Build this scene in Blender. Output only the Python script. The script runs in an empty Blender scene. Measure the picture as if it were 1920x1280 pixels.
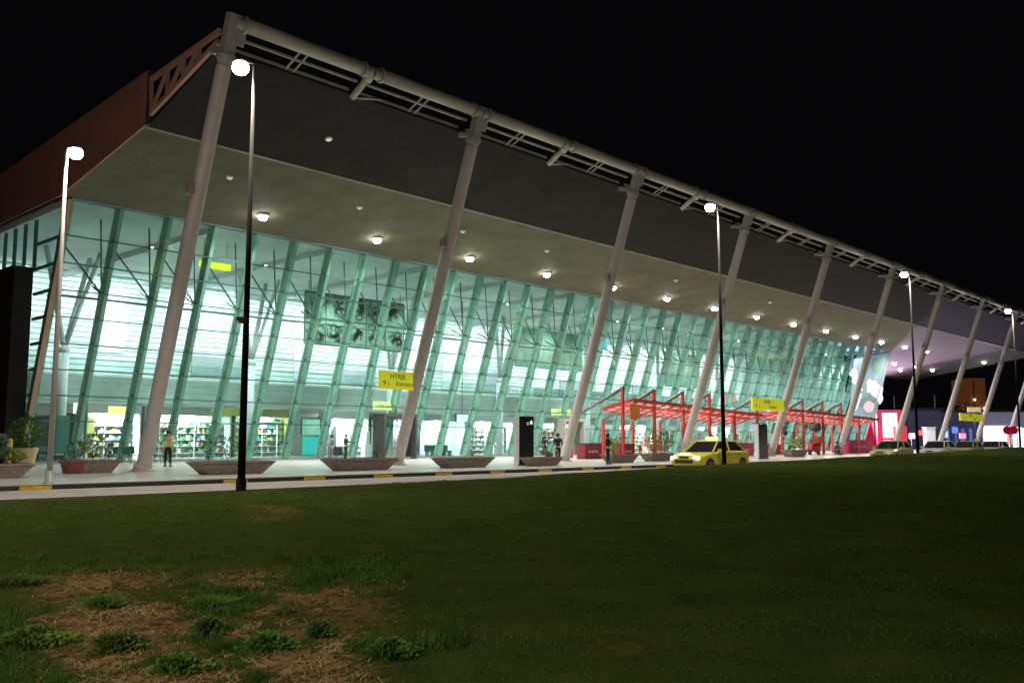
import bpy, math, random
import numpy as np
from mathutils import Vector, Matrix
random.seed(7)
rng = np.random.default_rng(11)
S = bpy.context.scene
COL = S.collection
PI = math.pi

# ------------------------------------------------------------------ camera
EYE = 1.25                       # eye height over the pavement (z = 0); the grass under the camera is at -0.35
PITCH = math.atan(188/1725.0); YAW = math.radians(42.9)
fh = Vector((math.cos(YAW), math.sin(YAW), 0)); rt = Vector((math.sin(YAW), -math.cos(YAW), 0)); up0 = Vector((0, 0, 1))
fw = (math.cos(PITCH)*fh + math.sin(PITCH)*up0).normalized(); upv = (-math.sin(PITCH)*fh + math.cos(PITCH)*up0).normalized()
cam = bpy.data.cameras.new('camera'); co = bpy.data.objects.new('camera', cam); COL.objects.link(co)
co.matrix_world = Matrix(((rt.x, upv.x, -fw.x, 0), (rt.y, upv.y, -fw.y, 0), (rt.z, upv.z, -fw.z, EYE), (0, 0, 0, 1)))
cam.sensor_width = 36; cam.lens = 36*1725/1920; cam.clip_end = 4000; cam.clip_start = 0.05
S.camera = co
CP = Vector((0, 0, EYE))
def ray(px, py): return fw + rt*((px-960)/1725.0) - upv*((py-640)/1725.0)
def G(px, py, z=0.0):
    d = ray(px, py); return CP + d*((z-EYE)/d.z)
def AY(px, py, y):
    d = ray(px, py); return CP + d*(y/d.y)
def AX(px, py, x):
    d = ray(px, py); return CP + d*(x/d.x)
S.render.resolution_x = 1024; S.render.resolution_y = 682

# ------------------------------------------------------------------ world: night sky
w = bpy.data.worlds.new('World'); S.world = w; w.use_nodes = True
nt = w.node_tree; bg = nt.nodes['Background']
bg.inputs[0].default_value = (0.8, 0.82, 1.0, 1); bg.inputs[1].default_value = 0.0021
S.view_settings.view_transform = 'Standard'; S.view_settings.look = 'None'
S.view_settings.exposure = 0; S.view_settings.gamma = 1
S.render.engine = 'CYCLES'
S.cycles.max_bounces = 7; S.cycles.diffuse_bounces = 3; S.cycles.glossy_bounces = 3; S.cycles.transparent_max_bounces = 16
S.cycles.transmission_bounces = 4
S.cycles.caustics_reflective = False; S.cycles.caustics_refractive = False
S.cycles.sample_clamp_indirect = 4

# ------------------------------------------------------------------ materials
def mat(name, col, rough=0.6, metal=0.0, emit=None, es=0.0, nscale=None, namt=0.25, bump=0.0, bscale=20, spec=0.5):
    m = bpy.data.materials.new(name); m.use_nodes = True
    n = m.node_tree; b = n.nodes['Principled BSDF']
    b.inputs['Base Color'].default_value = (*col, 1); b.inputs['Roughness'].default_value = rough
    b.inputs['Metallic'].default_value = metal
    b.inputs['Specular IOR Level'].default_value = spec
    if emit is not None:
        b.inputs['Emission Color'].default_value = (*emit, 1); b.inputs['Emission Strength'].default_value = es
    if nscale:
        tc = n.nodes.new('ShaderNodeTexCoord'); no = n.nodes.new('ShaderNodeTexNoise')
        no.inputs['Scale'].default_value = nscale; no.inputs['Detail'].default_value = 6; no.inputs['Roughness'].default_value = 0.65
        n.links.new(tc.outputs['Object'], no.inputs['Vector'])
        cr = n.nodes.new('ShaderNodeValToRGB')
        cr.color_ramp.elements[0].position = 0.3; cr.color_ramp.elements[1].position = 0.7
        cr.color_ramp.elements[0].color = (*[c*(1-namt) for c in col], 1)
        cr.color_ramp.elements[1].color = (*[min(1, c*(1+namt)) for c in col], 1)
        n.links.new(no.outputs['Fac'], cr.inputs['Fac']); n.links.new(cr.outputs['Color'], b.inputs['Base Color'])
    if bump:
        tc = n.nodes.new('ShaderNodeTexCoord'); no = n.nodes.new('ShaderNodeTexNoise'); no.inputs['Scale'].default_value = bscale
        no.inputs['Detail'].default_value = 4
        bp = n.nodes.new('ShaderNodeBump'); bp.inputs['Strength'].default_value = bump; bp.inputs['Distance'].default_value = 0.05
        n.links.new(tc.outputs['Object'], no.inputs['Vector']); n.links.new(no.outputs['Fac'], bp.inputs['Height']); n.links.new(bp.outputs['Normal'], b.inputs['Normal'])
    return m
def glow(name, col, s):
    m = bpy.data.materials.new(name); m.use_nodes = True; n = m.node_tree
    n.nodes.remove(n.nodes['Principled BSDF']); e = n.nodes.new('ShaderNodeEmission')
    e.inputs[0].default_value = (*col, 1); e.inputs[1].default_value = s
    n.links.new(e.outputs[0], n.nodes['Material Output'].inputs[0]); return m
def glassmat(name, tint, refl=0.08, streak=True):
    m = bpy.data.materials.new(name); m.use_nodes = True; n = m.node_tree
    n.nodes.remove(n.nodes['Principled BSDF'])
    t = n.nodes.new('ShaderNodeBsdfTransparent'); t.inputs[0].default_value = (*tint, 1)
    if streak:
        tc = n.nodes.new('ShaderNodeTexCoord'); no = n.nodes.new('ShaderNodeTexNoise'); no.inputs['Scale'].default_value = 0.35; no.inputs['Detail'].default_value = 5
        n.links.new(tc.outputs['Object'], no.inputs['Vector'])
        cr = n.nodes.new('ShaderNodeValToRGB'); cr.color_ramp.elements[0].position = 0.3; cr.color_ramp.elements[1].position = 0.7
        cr.color_ramp.elements[0].color = (*[c*0.8 for c in tint], 1); cr.color_ramp.elements[1].color = (*[min(1, c*1.08) for c in tint], 1)
        n.links.new(no.outputs['Fac'], cr.inputs['Fac']); n.links.new(cr.outputs[0], t.inputs[0])
    g = n.nodes.new('ShaderNodeBsdfGlossy'); g.inputs['Roughness'].default_value = 0.04; g.inputs[0].default_value = (0.8, 1, 0.95, 1)
    lw = n.nodes.new('ShaderNodeLayerWeight'); lw.inputs[0].default_value = 0.25
    ma = n.nodes.new('ShaderNodeMath'); ma.operation = 'MULTIPLY_ADD'; ma.inputs[1].default_value = 0.7; ma.inputs[2].default_value = refl*0.5; ma.use_clamp = True
    n.links.new(lw.outputs['Fresnel'], ma.inputs[0])
    mx = n.nodes.new('ShaderNodeMixShader'); n.links.new(ma.outputs[0], mx.inputs[0]); n.links.new(t.outputs[0], mx.inputs[1]); n.links.new(g.outputs[0], mx.inputs[2])
    n.links.new(mx.outputs[0], n.nodes['Material Output'].inputs[0]); return m
def linesmat(name, colA, colB, axis, per, duty, rough=0.5, nscale=0.6, namt=0.2, spec=0.5):
    """panelled sheet: thin seams (colB) every `per` metres along one object axis, slight mottling"""
    m = mat(name, colA, rough, nscale=nscale, namt=namt, spec=spec); n = m.node_tree; b = n.nodes['Principled BSDF']
    src = b.inputs['Base Color'].links[0].from_socket
    tc = n.nodes.new('ShaderNodeTexCoord'); sp = n.nodes.new('ShaderNodeSeparateXYZ'); n.links.new(tc.outputs['Object'], sp.inputs[0])
    mo = n.nodes.new('ShaderNodeMath'); mo.operation = 'PINGPONG'; mo.inputs[1].default_value = per/2; n.links.new(sp.outputs[axis], mo.inputs[0])
    lt = n.nodes.new('ShaderNodeMath'); lt.operation = 'LESS_THAN'; lt.inputs[1].default_value = per*duty/2; n.links.new(mo.outputs[0], lt.inputs[0])
    mx = n.nodes.new('ShaderNodeMix'); mx.data_type = 'RGBA'; n.links.new(lt.outputs[0], mx.inputs[0]); n.links.new(src, mx.inputs[6]); mx.inputs[7].default_value = (*colB, 1)
    n.links.new(mx.outputs[2], b.inputs['Base Color']); return m

M = {}
M['column'] = mat('column_paint', (0.49, 0.43, 0.40), 0.45, nscale=3, namt=0.1)
M['steel'] = mat('grey_steel', (0.34, 0.32, 0.29), 0.5, nscale=4, namt=0.15)
M['pipe'] = mat('pipe_paint', (0.44, 0.41, 0.33), 0.45, nscale=3, namt=0.12)
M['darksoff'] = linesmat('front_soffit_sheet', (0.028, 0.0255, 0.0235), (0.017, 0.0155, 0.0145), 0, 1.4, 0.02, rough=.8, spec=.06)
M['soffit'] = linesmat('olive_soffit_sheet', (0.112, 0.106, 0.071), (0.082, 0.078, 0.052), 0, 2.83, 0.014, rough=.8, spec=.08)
M['fascia'] = linesmat('fascia_sheet', (0.42, 0.17, 0.14), (0.33, 0.13, 0.11), 1, 1.5, 0.02)
M['rake'] = mat('rake_truss_paint', (0.50, 0.27, 0.2), 0.5, nscale=4, namt=0.15)
M['fin'] = mat('mullion_paint', (0.46, 0.72, 0.60), 0.5, nscale=2, namt=0.15)
M['findark'] = mat('transom_paint', (0.13, 0.22, 0.2), 0.5)
M['white'] = mat('white_paint', (0.8, 0.82, 0.82), 0.5, nscale=1.5, namt=0.08)
M['slat'] = linesmat('white_slat_wall', (0.82, 0.84, 0.84), (0.22, 0.30, 0.31), 2, 0.42, 0.2, nscale=0.3, namt=0.3)
M['slab'] = linesmat('mezzanine_edge', (0.38, 0.46, 0.43), (0.2, 0.25, 0.24), 2, 0.55, 0.06, nscale=0.25, namt=0.25)
M['ceil'] = mat('hall_ceiling_paint', (0.74, 0.78, 0.77), 0.7, nscale=0.2, namt=0.2)
M['floor'] = linesmat('hall_floor_tile', (0.55, 0.56, 0.54), (0.4, 0.4, 0.4), 0, 0.9, 0.03, rough=0.15)
M['glass'] = glassmat('teal_glass', (0.74, 0.945, 0.895), 0.05)
M['clear'] = glassmat('clear_glass', (0.85, 0.93, 0.92), 0.05, False)
M['black'] = mat('black_gloss', (0.012, 0.012, 0.013), 0.25)
M['dark'] = mat('dark_grey', (0.05, 0.045, 0.045), 0.5)
M['boxp'] = mat('bracket_box_paint', (0.32, 0.22, 0.20), 0.5)
M['dark2'] = mat('strut_grey', (0.13, 0.12, 0.115), 0.5)
M['annex'] = mat('dark_cladding', (0.02, 0.014, 0.014), 0.7, nscale=2, namt=0.3)
M['pole'] = mat('lamp_pole_paint', (0.018, 0.016, 0.016), 0.9, spec=.05)
M['postwhite'] = mat('white_lamp_post', (0.34, 0.32, 0.30), 0.35, nscale=3, namt=0.1)
M['lampglow'] = glow('lamp_lens_glow', (1, 0.95, 0.92), 70)
M['dlglow'] = glow('downlight_glow', (1, 0.95, 0.88), 90)
M['dimglow'] = glow('small_downlight_glow', (1, 0.95, 0.85), 0.55)
M['tubeglow'] = glow('linear_light_glow', (0.9, 1, 1), 2.5)
M['shopglow'] = glow('shop_ceiling_glow', (1, 0.99, 0.92), 1.6)
M['yellow'] = mat('sign_yellow', (0.72, 0.74, 0.03), 0.5, emit=(0.75, 0.76, 0.03), es=0.33)
M['yellowlit'] = mat('lit_sign_yellow', (0.8, 0.8, 0.2), 0.5, emit=(0.95, 0.95, 0.35), es=0.9)
M['text'] = mat('sign_lettering', (0.05, 0.06, 0.005), 0.6)
M['concrete'] = mat('planter_concrete', (0.26, 0.20, 0.165), 0.85, nscale=5, namt=0.35, bump=0.4, bscale=25)
M['terracotta'] = mat('planter_red_paint', (0.28, 0.07, 0.06), 0.7, nscale=4, namt=0.2)
M['soil'] = mat('potting_soil', (0.05, 0.035, 0.02), 0.95, nscale=12, namt=0.4)
M['leaf'] = mat('leaf_green', (0.06, 0.115, 0.035), 0.6, nscale=9, namt=0.4)
M['leaf2'] = mat('leaf_yellow_green', (0.20, 0.24, 0.05), 0.6, nscale=9, namt=0.35)
M['leaf3'] = mat('leaf_blue_green', (0.07, 0.13, 0.10), 0.6, nscale=9, namt=0.35)
M['leaf4'] = mat('leaf_autumn', (0.22, 0.13, 0.035), 0.6, nscale=9, namt=0.4)
M['wood'] = mat('stem_brown', (0.12, 0.08, 0.05), 0.8)
M['cream'] = mat('cream_ceramic', (0.55, 0.42, 0.24), 0.6, nscale=3, namt=0.15)
M['red'] = mat('pergola_red', (0.50, 0.03, 0.025), 0.45, nscale=3, namt=0.15)
M['redglow'] = glow('pergola_strip_glow', (1, 0.66, 0.55), 0.85)
M['orange'] = mat('orange_paint', (0.6, 0.2, 0.04), 0.6, nscale=3, namt=0.2)
M['taxi'] = mat('taxi_yellow', (0.84, 0.80, 0.10), 0.22, spec=0.6)
M['carwhite'] = mat('car_white', (0.6, 0.6, 0.57), 0.25)
M['cargrey'] = mat('car_silver', (0.3, 0.31, 0.32), 0.3, metal=0.5)
M['carglass'] = mat('car_window', (0.02, 0.022, 0.025), 0.08)
M['rubber'] = mat('tyre_rubber', (0.02, 0.02, 0.02), 0.8)
M['rim'] = mat('wheel_rim', (0.4, 0.4, 0.4), 0.3, metal=0.8)
M['headglow'] = glow('headlight_glow', (1, 0.97, 0.9), 14)
M['tailred'] = mat('tail_light', (0.4, 0.02, 0.02), 0.3, emit=(1, 0.05, 0.03), es=0.6)
M['skin'] = mat('skin', (0.45, 0.28, 0.2), 0.6)
M['hair'] = mat('hair', (0.03, 0.02, 0.015), 0.7)
M['vest'] = mat('yellow_vest', (0.65, 0.68, 0.08), 0.6)
M['shirt'] = mat('white_shirt', (0.65, 0.62, 0.6), 0.7)
M['cloth_black'] = mat('black_cloth', (0.012, 0.012, 0.014), 0.85)
M['cloth_navy'] = mat('navy_cloth', (0.02, 0.03, 0.09), 0.8)
M['grey_cloth'] = mat('grey_cloth', (.12, .12, .15), .8)
M['cloth_maroon'] = mat('dark_plum_cloth', (0.05, 0.015, 0.03), 0.8)
M['turq'] = mat('turquoise_panel', (0.02, 0.55, 0.55), 0.4, emit=(0.01, 0.5, 0.5), es=0.25)
M['chair'] = mat('green_chair_plastic', (0.02, 0.09, 0.075), 0.5)
M['tealcloth'] = mat('teal_cushion', (0.10, 0.32, 0.28), 0.7)
M['kyellow'] = mat('kerb_yellow', (0.55, 0.38, 0.04), 0.7, nscale=6, namt=0.3)
M['kblack'] = mat('kerb_black', (0.025, 0.022, 0.018), 0.7, nscale=6, namt=0.3)
M['kstone'] = mat('kerb_stone', (0.36, 0.33, 0.28), 0.8, nscale=6, namt=0.2)
M['line'] = mat('road_line_paint', (0.7, 0.68, 0.6), 0.7, nscale=5, namt=0.2)
M['screen'] = mat('panel_screen_green', (0.22, 0.36, 0.28), 0.7, nscale=1.2, namt=0.35)
M['screendark'] = mat('panel_screen_pattern', (0.06, 0.105, 0.08), 0.7, nscale=2, namt=0.3)
M['blueglow'] = glow('violet_wall_wash', (0.30, 0.33, 0.85), 0.35)
M['adwhite'] = mat('print_white', (0.6, 0.62, 0.68), 0.4, emit=(0.85, 0.88, 1), es=0.32, nscale=0.9, namt=0.15)
M['adblue'] = mat('print_blue_grey', (0.16, 0.24, 0.29), 0.4, emit=(0.30, 0.42, 0.5), es=0.22, nscale=0.5, namt=0.35)
M['adpink'] = mat('print_pink', (0.7, 0.5, 0.55), 0.4, emit=(0.75, 0.5, 0.58), es=0.25, nscale=0.7, namt=0.2)
M['brick'] = mat('brown_render', (0.34, 0.13, 0.06), 0.8, nscale=1, namt=0.25)

def leafmat(name, col, nscale, namt, tr=0.45):
    m = bpy.data.materials.new(name); m.use_nodes = True; n = m.node_tree; n.nodes.remove(n.nodes['Principled BSDF'])
    tc = n.nodes.new('ShaderNodeTexCoord'); no = n.nodes.new('ShaderNodeTexNoise'); no.inputs['Scale'].default_value = nscale; no.inputs['Detail'].default_value = 5
    n.links.new(tc.outputs['Object'], no.inputs['Vector']); cr = n.nodes.new('ShaderNodeValToRGB'); cr.color_ramp.elements[0].position = .32; cr.color_ramp.elements[1].position = .68
    cr.color_ramp.elements[0].color = (*[c*(1-namt) for c in col], 1); cr.color_ramp.elements[1].color = (*[c*(1+namt) for c in col], 1); n.links.new(no.outputs['Fac'], cr.inputs['Fac'])
    d = n.nodes.new('ShaderNodeBsdfDiffuse'); t = n.nodes.new('ShaderNodeBsdfTranslucent'); x = n.nodes.new('ShaderNodeMixShader'); x.inputs[0].default_value = tr
    n.links.new(cr.outputs[0], d.inputs[0]); n.links.new(cr.outputs[0], t.inputs[0]); n.links.new(d.outputs[0], x.inputs[1]); n.links.new(t.outputs[0], x.inputs[2]); n.links.new(x.outputs[0], n.nodes['Material Output'].inputs[0]); return m
for k_, c_ in dict(leaf=(.07, .14, .035), leaf2=(.24, .30, .05), leaf3=(.09, .17, .12), leaf4=(.28, .16, .04)).items(): M[k_] = leafmat(k_+'_foliage', c_, 9, .4)
# ------------------------------------------------------------------ mesh helpers
class MB:
    def __init__(s): s.v = []; s.f = []; s.m = []
    def add(s, vs, fs, mi=0):
        o = len(s.v); s.v += [tuple(v) for v in vs]; s.f += [tuple(i+o for i in f) for f in fs]; s.m += [mi]*len(fs)
    def box(s, c, d, mi=0, rz=0.0, rx=0.0, taper=1.0, tapery=None):
        tapery = taper if tapery is None else tapery
        R = Matrix.Rotation(rz, 3, 'Z') @ Matrix.Rotation(rx, 3, 'X'); vs = []
        for z in (-1, 1):
            t = taper if z < 0 else 1; ty = tapery if z < 0 else 1
            for x, y in ((-1, -1), (1, -1), (1, 1), (-1, 1)):
                vs.append(Vector(c) + R @ Vector((x*d[0]/2*t, y*d[1]/2*ty, z*d[2]/2)))
        s.add(vs, [(0, 3, 2, 1), (4, 5, 6, 7), (0, 1, 5, 4), (1, 2, 6, 5), (2, 3, 7, 6), (3, 0, 4, 7)], mi)
    def bb(s, x0, x1, y0, y1, z0, z1, mi=0): s.box(((x0+x1)/2, (y0+y1)/2, (z0+z1)/2), (x1-x0, y1-y0, z1-z0), mi)
    def beam(s, a, b, wd, h=None, mi=0, n=None):
        h = wd if h is None else h; a = Vector(a); b = Vector(b); d = (b-a).normalized()
        ref = Vector((0, 0, 1)) if abs(d.z) < 0.9 else Vector((1, 0, 0))
        x = d.cross(ref).normalized(); y = x.cross(d).normalized()
        vs = [p + x*(i*wd/2) + y*(j*h/2) for p in (a, b) for i, j in ((-1, -1), (1, -1), (1, 1), (-1, 1))]
        s.add(vs, [(0, 3, 2, 1), (4, 5, 6, 7), (0, 1, 5, 4), (1, 2, 6, 5), (2, 3, 7, 6), (3, 0, 4, 7)], mi)
    def tube(s, a, b, r0, r1=None, n=12, mi=0, caps=True):
        r1 = r0 if r1 is None else r1; a = Vector(a); b = Vector(b); d = (b-a).normalized()
        ref = Vector((0, 0, 1)) if abs(d.z) < 0.9 else Vector((1, 0, 0))
        x = d.cross(ref).normalized(); y = x.cross(d).normalized()
        vs = []
        for p, r in ((a, r0), (b, r1)):
            for i in range(n):
                t = 2*PI*i/n; vs.append(p + x*(r*math.cos(t)) + y*(r*math.sin(t)))
        fs = [(i, (i+1) % n, n+(i+1) % n, n+i) for i in range(n)]
        if caps: fs += [tuple(range(n-1, -1, -1)), tuple(range(n, 2*n))]
        s.add(vs, fs, mi)
    def path(s, pts, r, n=8, mi=0):
        for a, b in zip(pts[:-1], pts[1:]): s.tube(a, b, r, n=n, mi=mi)
    def lathe(s, c, prof, n=20, mi=0, cap=True):
        vs = []; fs = []
        for r, z in prof:
            for i in range(n):
                t = 2*PI*i/n; vs.append((c[0]+r*math.cos(t), c[1]+r*math.sin(t), c[2]+z))
        for k in range(len(prof)-1):
            for i in range(n): fs.append((k*n+i, k*n+(i+1) % n, (k+1)*n+(i+1) % n, (k+1)*n+i))
        if cap: fs.append(tuple(range(n-1, -1, -1))); fs.append(tuple((len(prof)-1)*n+i for i in range(n)))
        s.add(vs, fs, mi)
    def prismX(s, prof, x0, x1, mi=0, caps=True):          # closed profile of (y,z), extruded along X
        n = len(prof); vs = [(x0, y, z) for y, z in prof] + [(x1, y, z) for y, z in prof]
        fs = [(i, (i+1) % n, n+(i+1) % n, n+i) for i in range(n)]
        if caps: fs += [tuple(range(n-1, -1, -1)), tuple(range(n, 2*n))]
        s.add(vs, fs, mi)
    def quad(s, a, b, c, d, mi=0): s.add([a, b, c, d], [(0, 1, 2, 3)], mi)
    def build(s, name, mats, parent=None, smooth=False, loc=None):
        me = bpy.data.meshes.new(name); me.from_pydata(s.v, [], s.f)
        mats = mats if isinstance(mats, (list, tuple)) else [mats]
        for m in mats: me.materials.append(m)
        me.polygons.foreach_set('material_index', s.m)
        if smooth: me.polygons.foreach_set('use_smooth', [True]*len(me.polygons))
        me.update()
        o = bpy.data.objects.new(name, me); COL.objects.link(o)
        if parent: o.parent = parent
        if loc: o.location = loc
        return o
def bevel(o, wd=0.02, seg=2):
    b = o.modifiers.new('bevel', 'BEVEL'); b.width = wd; b.segments = seg; b.limit_method = 'ANGLE'; return o
def tag(o, label=None, cat=None, group=None, kind=None):
    if label: o['label'] = label
    if cat: o['category'] = cat
    if group: o['group'] = group
    if kind: o['kind'] = kind
    return o
def thing(name, label, cat, loc=(0, 0, 0), rz=0.0, group=None):
    o = bpy.data.objects.new(name, None); COL.objects.link(o); o.location = loc; o.rotation_euler = (0, 0, rz)
    o.empty_display_size = 0.2
    return tag(o, label, cat, group)
def copy_tree(o, parent=None):
    c = o.copy(); COL.objects.link(c)
    if parent: c.parent = parent
    for ch in list(o.children): copy_tree(ch, c)
    return c
def lamp(kind, name, loc, power, col=(1, 1, 1), size=0.2, target=None, parent=None, **k):
    l = bpy.data.lights.new(name, kind); l.energy = power; l.color = col
    if kind in ('POINT', 'SPOT'): l.shadow_soft_size = size
    for a, b in k.items(): setattr(l, a, b)
    o = bpy.data.objects.new(name, l); COL.objects.link(o); o.location = loc
    if target is not None:
        d = Vector(target)-Vector(loc); o.rotation_euler = d.to_track_quat('-Z', 'Y').to_euler()
    if parent: o.parent = parent
    return o
ORD = ['first', 'second', 'third', 'fourth', 'fifth', 'sixth', 'seventh', 'eighth', 'ninth', 'tenth', 'eleventh', 'twelfth',
       'thirteenth', 'fourteenth', 'fifteenth', 'sixteenth', 'seventeenth', 'eighteenth', 'nineteenth', 'twentieth']

# ================================================================== GROUND
def vnoise(x, y, s, seed=0):
    r = np.random.default_rng(seed); n = 256; t = r.random((n, n)); X = x/s; Y = y/s
    xi = np.floor(X).astype(int); yi = np.floor(Y).astype(int); fx = X-xi; fy = Y-yi
    fx = fx*fx*(3-2*fx); fy = fy*fy*(3-2*fy)
    g = lambda a, b: t[a % n, b % n]
    return (g(xi, yi)*(1-fx)+g(xi+1, yi)*fx)*(1-fy) + (g(xi, yi+1)*(1-fx)+g(xi+1, yi+1)*fx)*fy
def lawn_z(x, y):
    xe = np.clip(x, -30, 85)
    base = -0.35 + 0.0122*xe + 0.0142*np.minimum(y, 19.4)
    edge = np.clip((y-19.4)/2.2, 0, 1); edge = edge*edge*(3-2*edge)
    z = base*(1-edge) + (-0.03)*edge
    z = z + 0.05*(vnoise(x, y, 2.3, 1)-0.5)*(1-edge) + 0.025*(vnoise(x, y, 0.5, 2)-0.5)*(1-edge)
    return z
def soil_mask(x, y):
    d = x*fh.x + y*fh.y; l = (x*rt.x + y*rt.y)/np.maximum(d, 0.3)
    a = np.clip((10.8-d)/1.6, 0, 1)*np.clip((l+0.53)/0.06, 0, 1)*np.clip((-0.11-l)/0.09, 0, 1)
    n = 0.42*vnoise(x+50, y+50, 0.85, 5) + 0.3*vnoise(x+9, y+9, 0.28, 6) + 0.28*vnoise(x+3, y+3, 0.09, 7)
    s1 = np.clip((n-0.36)/0.20, 0, 1)*a*.95
    d2 = ((d-17)/2.0)**2 + ((l+0.26)/0.04)**2
    s2 = np.clip(1.1-d2, 0, 1)*np.clip((vnoise(x, y, .3, 12)-.2)*2, 0, .6)
    s3 = np.clip((vnoise(x, y, 1.4, 8)*0.6+vnoise(x, y, .4, 9)*0.4-0.80)/0.12, 0, 1)*0.2*np.clip((14-d)/5, 0, 1)
    return np.clip(np.maximum(np.maximum(s1, s2), s3), 0, 1)
xs = np.concatenate([np.arange(-60, -9, 1.5), np.arange(-9, 16, 0.11), np.arange(16, 40, 0.4), np.arange(40, 330, 3.0)])
ys = np.concatenate([np.arange(-25, 0, 1.0), np.arange(0, 13, 0.11), np.arange(13, 22.0, 0.3), [21.85]]); ys = np.unique(np.round(ys[ys < 21.87], 4))
XX, YY = np.meshgrid(xs, ys, indexing='ij'); ZZ = lawn_z(XX, YY); SM = soil_mask(XX, YY)
V = np.stack([XX.ravel(), YY.ravel(), ZZ.ravel()], 1); ny = len(ys); nx = len(xs)
I = np.arange(nx*ny).reshape(nx, ny)
Fq = np.stack([I[:-1, :-1].ravel(), I[1:, :-1].ravel(), I[1:, 1:].ravel(), I[:-1, 1:].ravel()], 1)
def npmesh(name, V, F, mats):
    me = bpy.data.meshes.new(name); k = F.shape[1]
    me.vertices.add(len(V)); me.vertices.foreach_set('co', V.astype(np.float32).ravel())
    me.loops.add(F.size); me.loops.foreach_set('vertex_index', F.astype(np.int32).ravel())
    me.polygons.add(len(F)); me.polygons.foreach_set('loop_start', np.arange(0, F.size, k, dtype=np.int32))
    me.update(calc_edges=True); me.validate()
    for m in mats: me.materials.append(m)
    o = bpy.data.objects.new(name, me); COL.objects.link(o); return o
mg = bpy.data.materials.new('lawn_ground'); mg.use_nodes = True; n = mg.node_tree; b = n.nodes['Principled BSDF']; b.inputs['Roughness'].default_value = 0.95
b.inputs['Specular IOR Level'].default_value = 0.0
at = n.nodes.new('ShaderNodeAttribute'); at.attribute_name = 'soil'
tc = n.nodes.new('ShaderNodeTexCoord')
def ramp(fac, c0, c1, p0=0.35, p1=0.65):
    r = n.nodes.new('ShaderNodeValToRGB'); r.color_ramp.elements[0].position = p0; r.color_ramp.elements[1].position = p1
    r.color_ramp.elements[0].color = (*c0, 1); r.color_ramp.elements[1].color = (*c1, 1); n.links.new(fac, r.inputs['Fac']); return r.outputs[0]
def noise(sc, det=6):
    q = n.nodes.new('ShaderNodeTexNoise'); q.inputs['Scale'].default_value = sc; q.inputs['Detail'].default_value = det; q.inputs['Roughness'].default_value = 0.7
    n.links.new(tc.outputs['Object'], q.inputs['Vector']); return q.outputs['Fac']
gr = ramp(noise(1.3), (0.034, 0.052, 0.012), (0.058, 0.080, 0.018))
so = ramp(noise(9.0), (0.07, 0.04, 0.018), (0.40, 0.23, 0.095), 0.40, 0.70)
mx = n.nodes.new('ShaderNodeMix'); mx.data_type = 'RGBA'; n.links.new(at.outputs['Fac'], mx.inputs[0]); n.links.new(gr, mx.inputs[6]); n.links.new(so, mx.inputs[7])
n.links.new(mx.outputs[2], b.inputs['Base Color'])
bp = n.nodes.new('ShaderNodeBump'); bp.inputs['Distance'].default_value = 0.04; bp.inputs['Strength'].default_value = 0.8; n.links.new(noise(14), bp.inputs['Height']); n.links.new(bp.outputs[0], b.inputs['Normal'])
lawn = npmesh('lawn', V, Fq, [mg]); tag(lawn, kind='structure')
ca = lawn.data.attributes.new('soil', 'FLOAT', 'POINT'); ca.data.foreach_set('value', SM.ravel().astype(np.float32))
lawn.data.polygons.foreach_set('use_smooth', [True]*len(lawn.data.polygons))

# grass blades: far too many to count
def grass(name, N, dlo, dhi, seed, h0, h1, wd, m, dens=None, llo=-0.62, lhi=0.62):
    r = np.random.default_rng(seed)
    d = (r.random(N)*(dhi**1.15-dlo**1.15)+dlo**1.15)**(1/1.15); l = r.uniform(llo, lhi, N)*d*1.0
    x = fh.x*d + rt.x*l; y = fh.y*d + rt.y*l
    sm = soil_mask(x, y); keep = (r.random(N) > np.clip(sm*1.15, 0, 0.93)) & (y < 21.3)
    if dens is not None: keep &= r.random(N) < dens(x, y)
    x = x[keep]; y = y[keep]; d = d[keep]; sm = sm[keep]; K = len(x)
    z = lawn_z(x, y)-0.01
    cl = vnoise(x, y, 0.35, 21)
    h = r.uniform(h0, h1, K)*(0.55+0.9*cl); a = r.uniform(0, 2*PI, K); ln = r.uniform(0.1, 0.75, K)*h
    ww = wd*(0.7+0.6*r.random(K))*np.clip(d/7, 0.8, 3)
    lx = np.cos(a)*ln; ly = np.sin(a)*ln; px = -np.sin(a)*ww/2; py = np.cos(a)*ww/2
    V = np.empty((K, 5, 3))
    V[:, 0] = np.stack([x-px, y-py, z], 1); V[:, 1] = np.stack([x+px, y+py, z], 1)
    V[:, 2] = np.stack([x+px*.8+lx*.35, y+py*.8+ly*.35, z+h*.6], 1); V[:, 3] = np.stack([x-px*.8+lx*.35, y-py*.8+ly*.35, z+h*.6], 1)
    V[:, 4] = np.stack([x+lx, y+ly, z+h*(1-0.3*ln/h)], 1)
    base = np.arange(K)*5
    F = np.concatenate([np.stack([base, base+1, base+2], 1), np.stack([base, base+2, base+3], 1), np.stack([base+3, base+2, base+4], 1)])
    return npmesh(name, V.reshape(-1, 3), F, [m])
gm = leafmat('grass_blade', (0.092, 0.128, 0.026), 0.7, 0.3)
gm2 = leafmat('grass_blade_fresh', (0.075, 0.15, 0.03), 3, 0.4)
gm3 = mat('dry_grass_blade', (0.36, 0.25, 0.10), 0.8, nscale=3, namt=0.6, spec=0.1)
tag(grass('grass', 120000, 2.2, 27, 3, 0.018, 0.048, 0.006, gm, llo=-0.66, lhi=0.62), 'short dark green grass covering the sloping lawn', 'grass', kind='stuff')
def clumps(x, y): return np.clip((0.6*vnoise(x, y, 0.7, 31)+0.4*vnoise(x, y, .25, 32)-0.52)/0.1, 0, 1)
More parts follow.
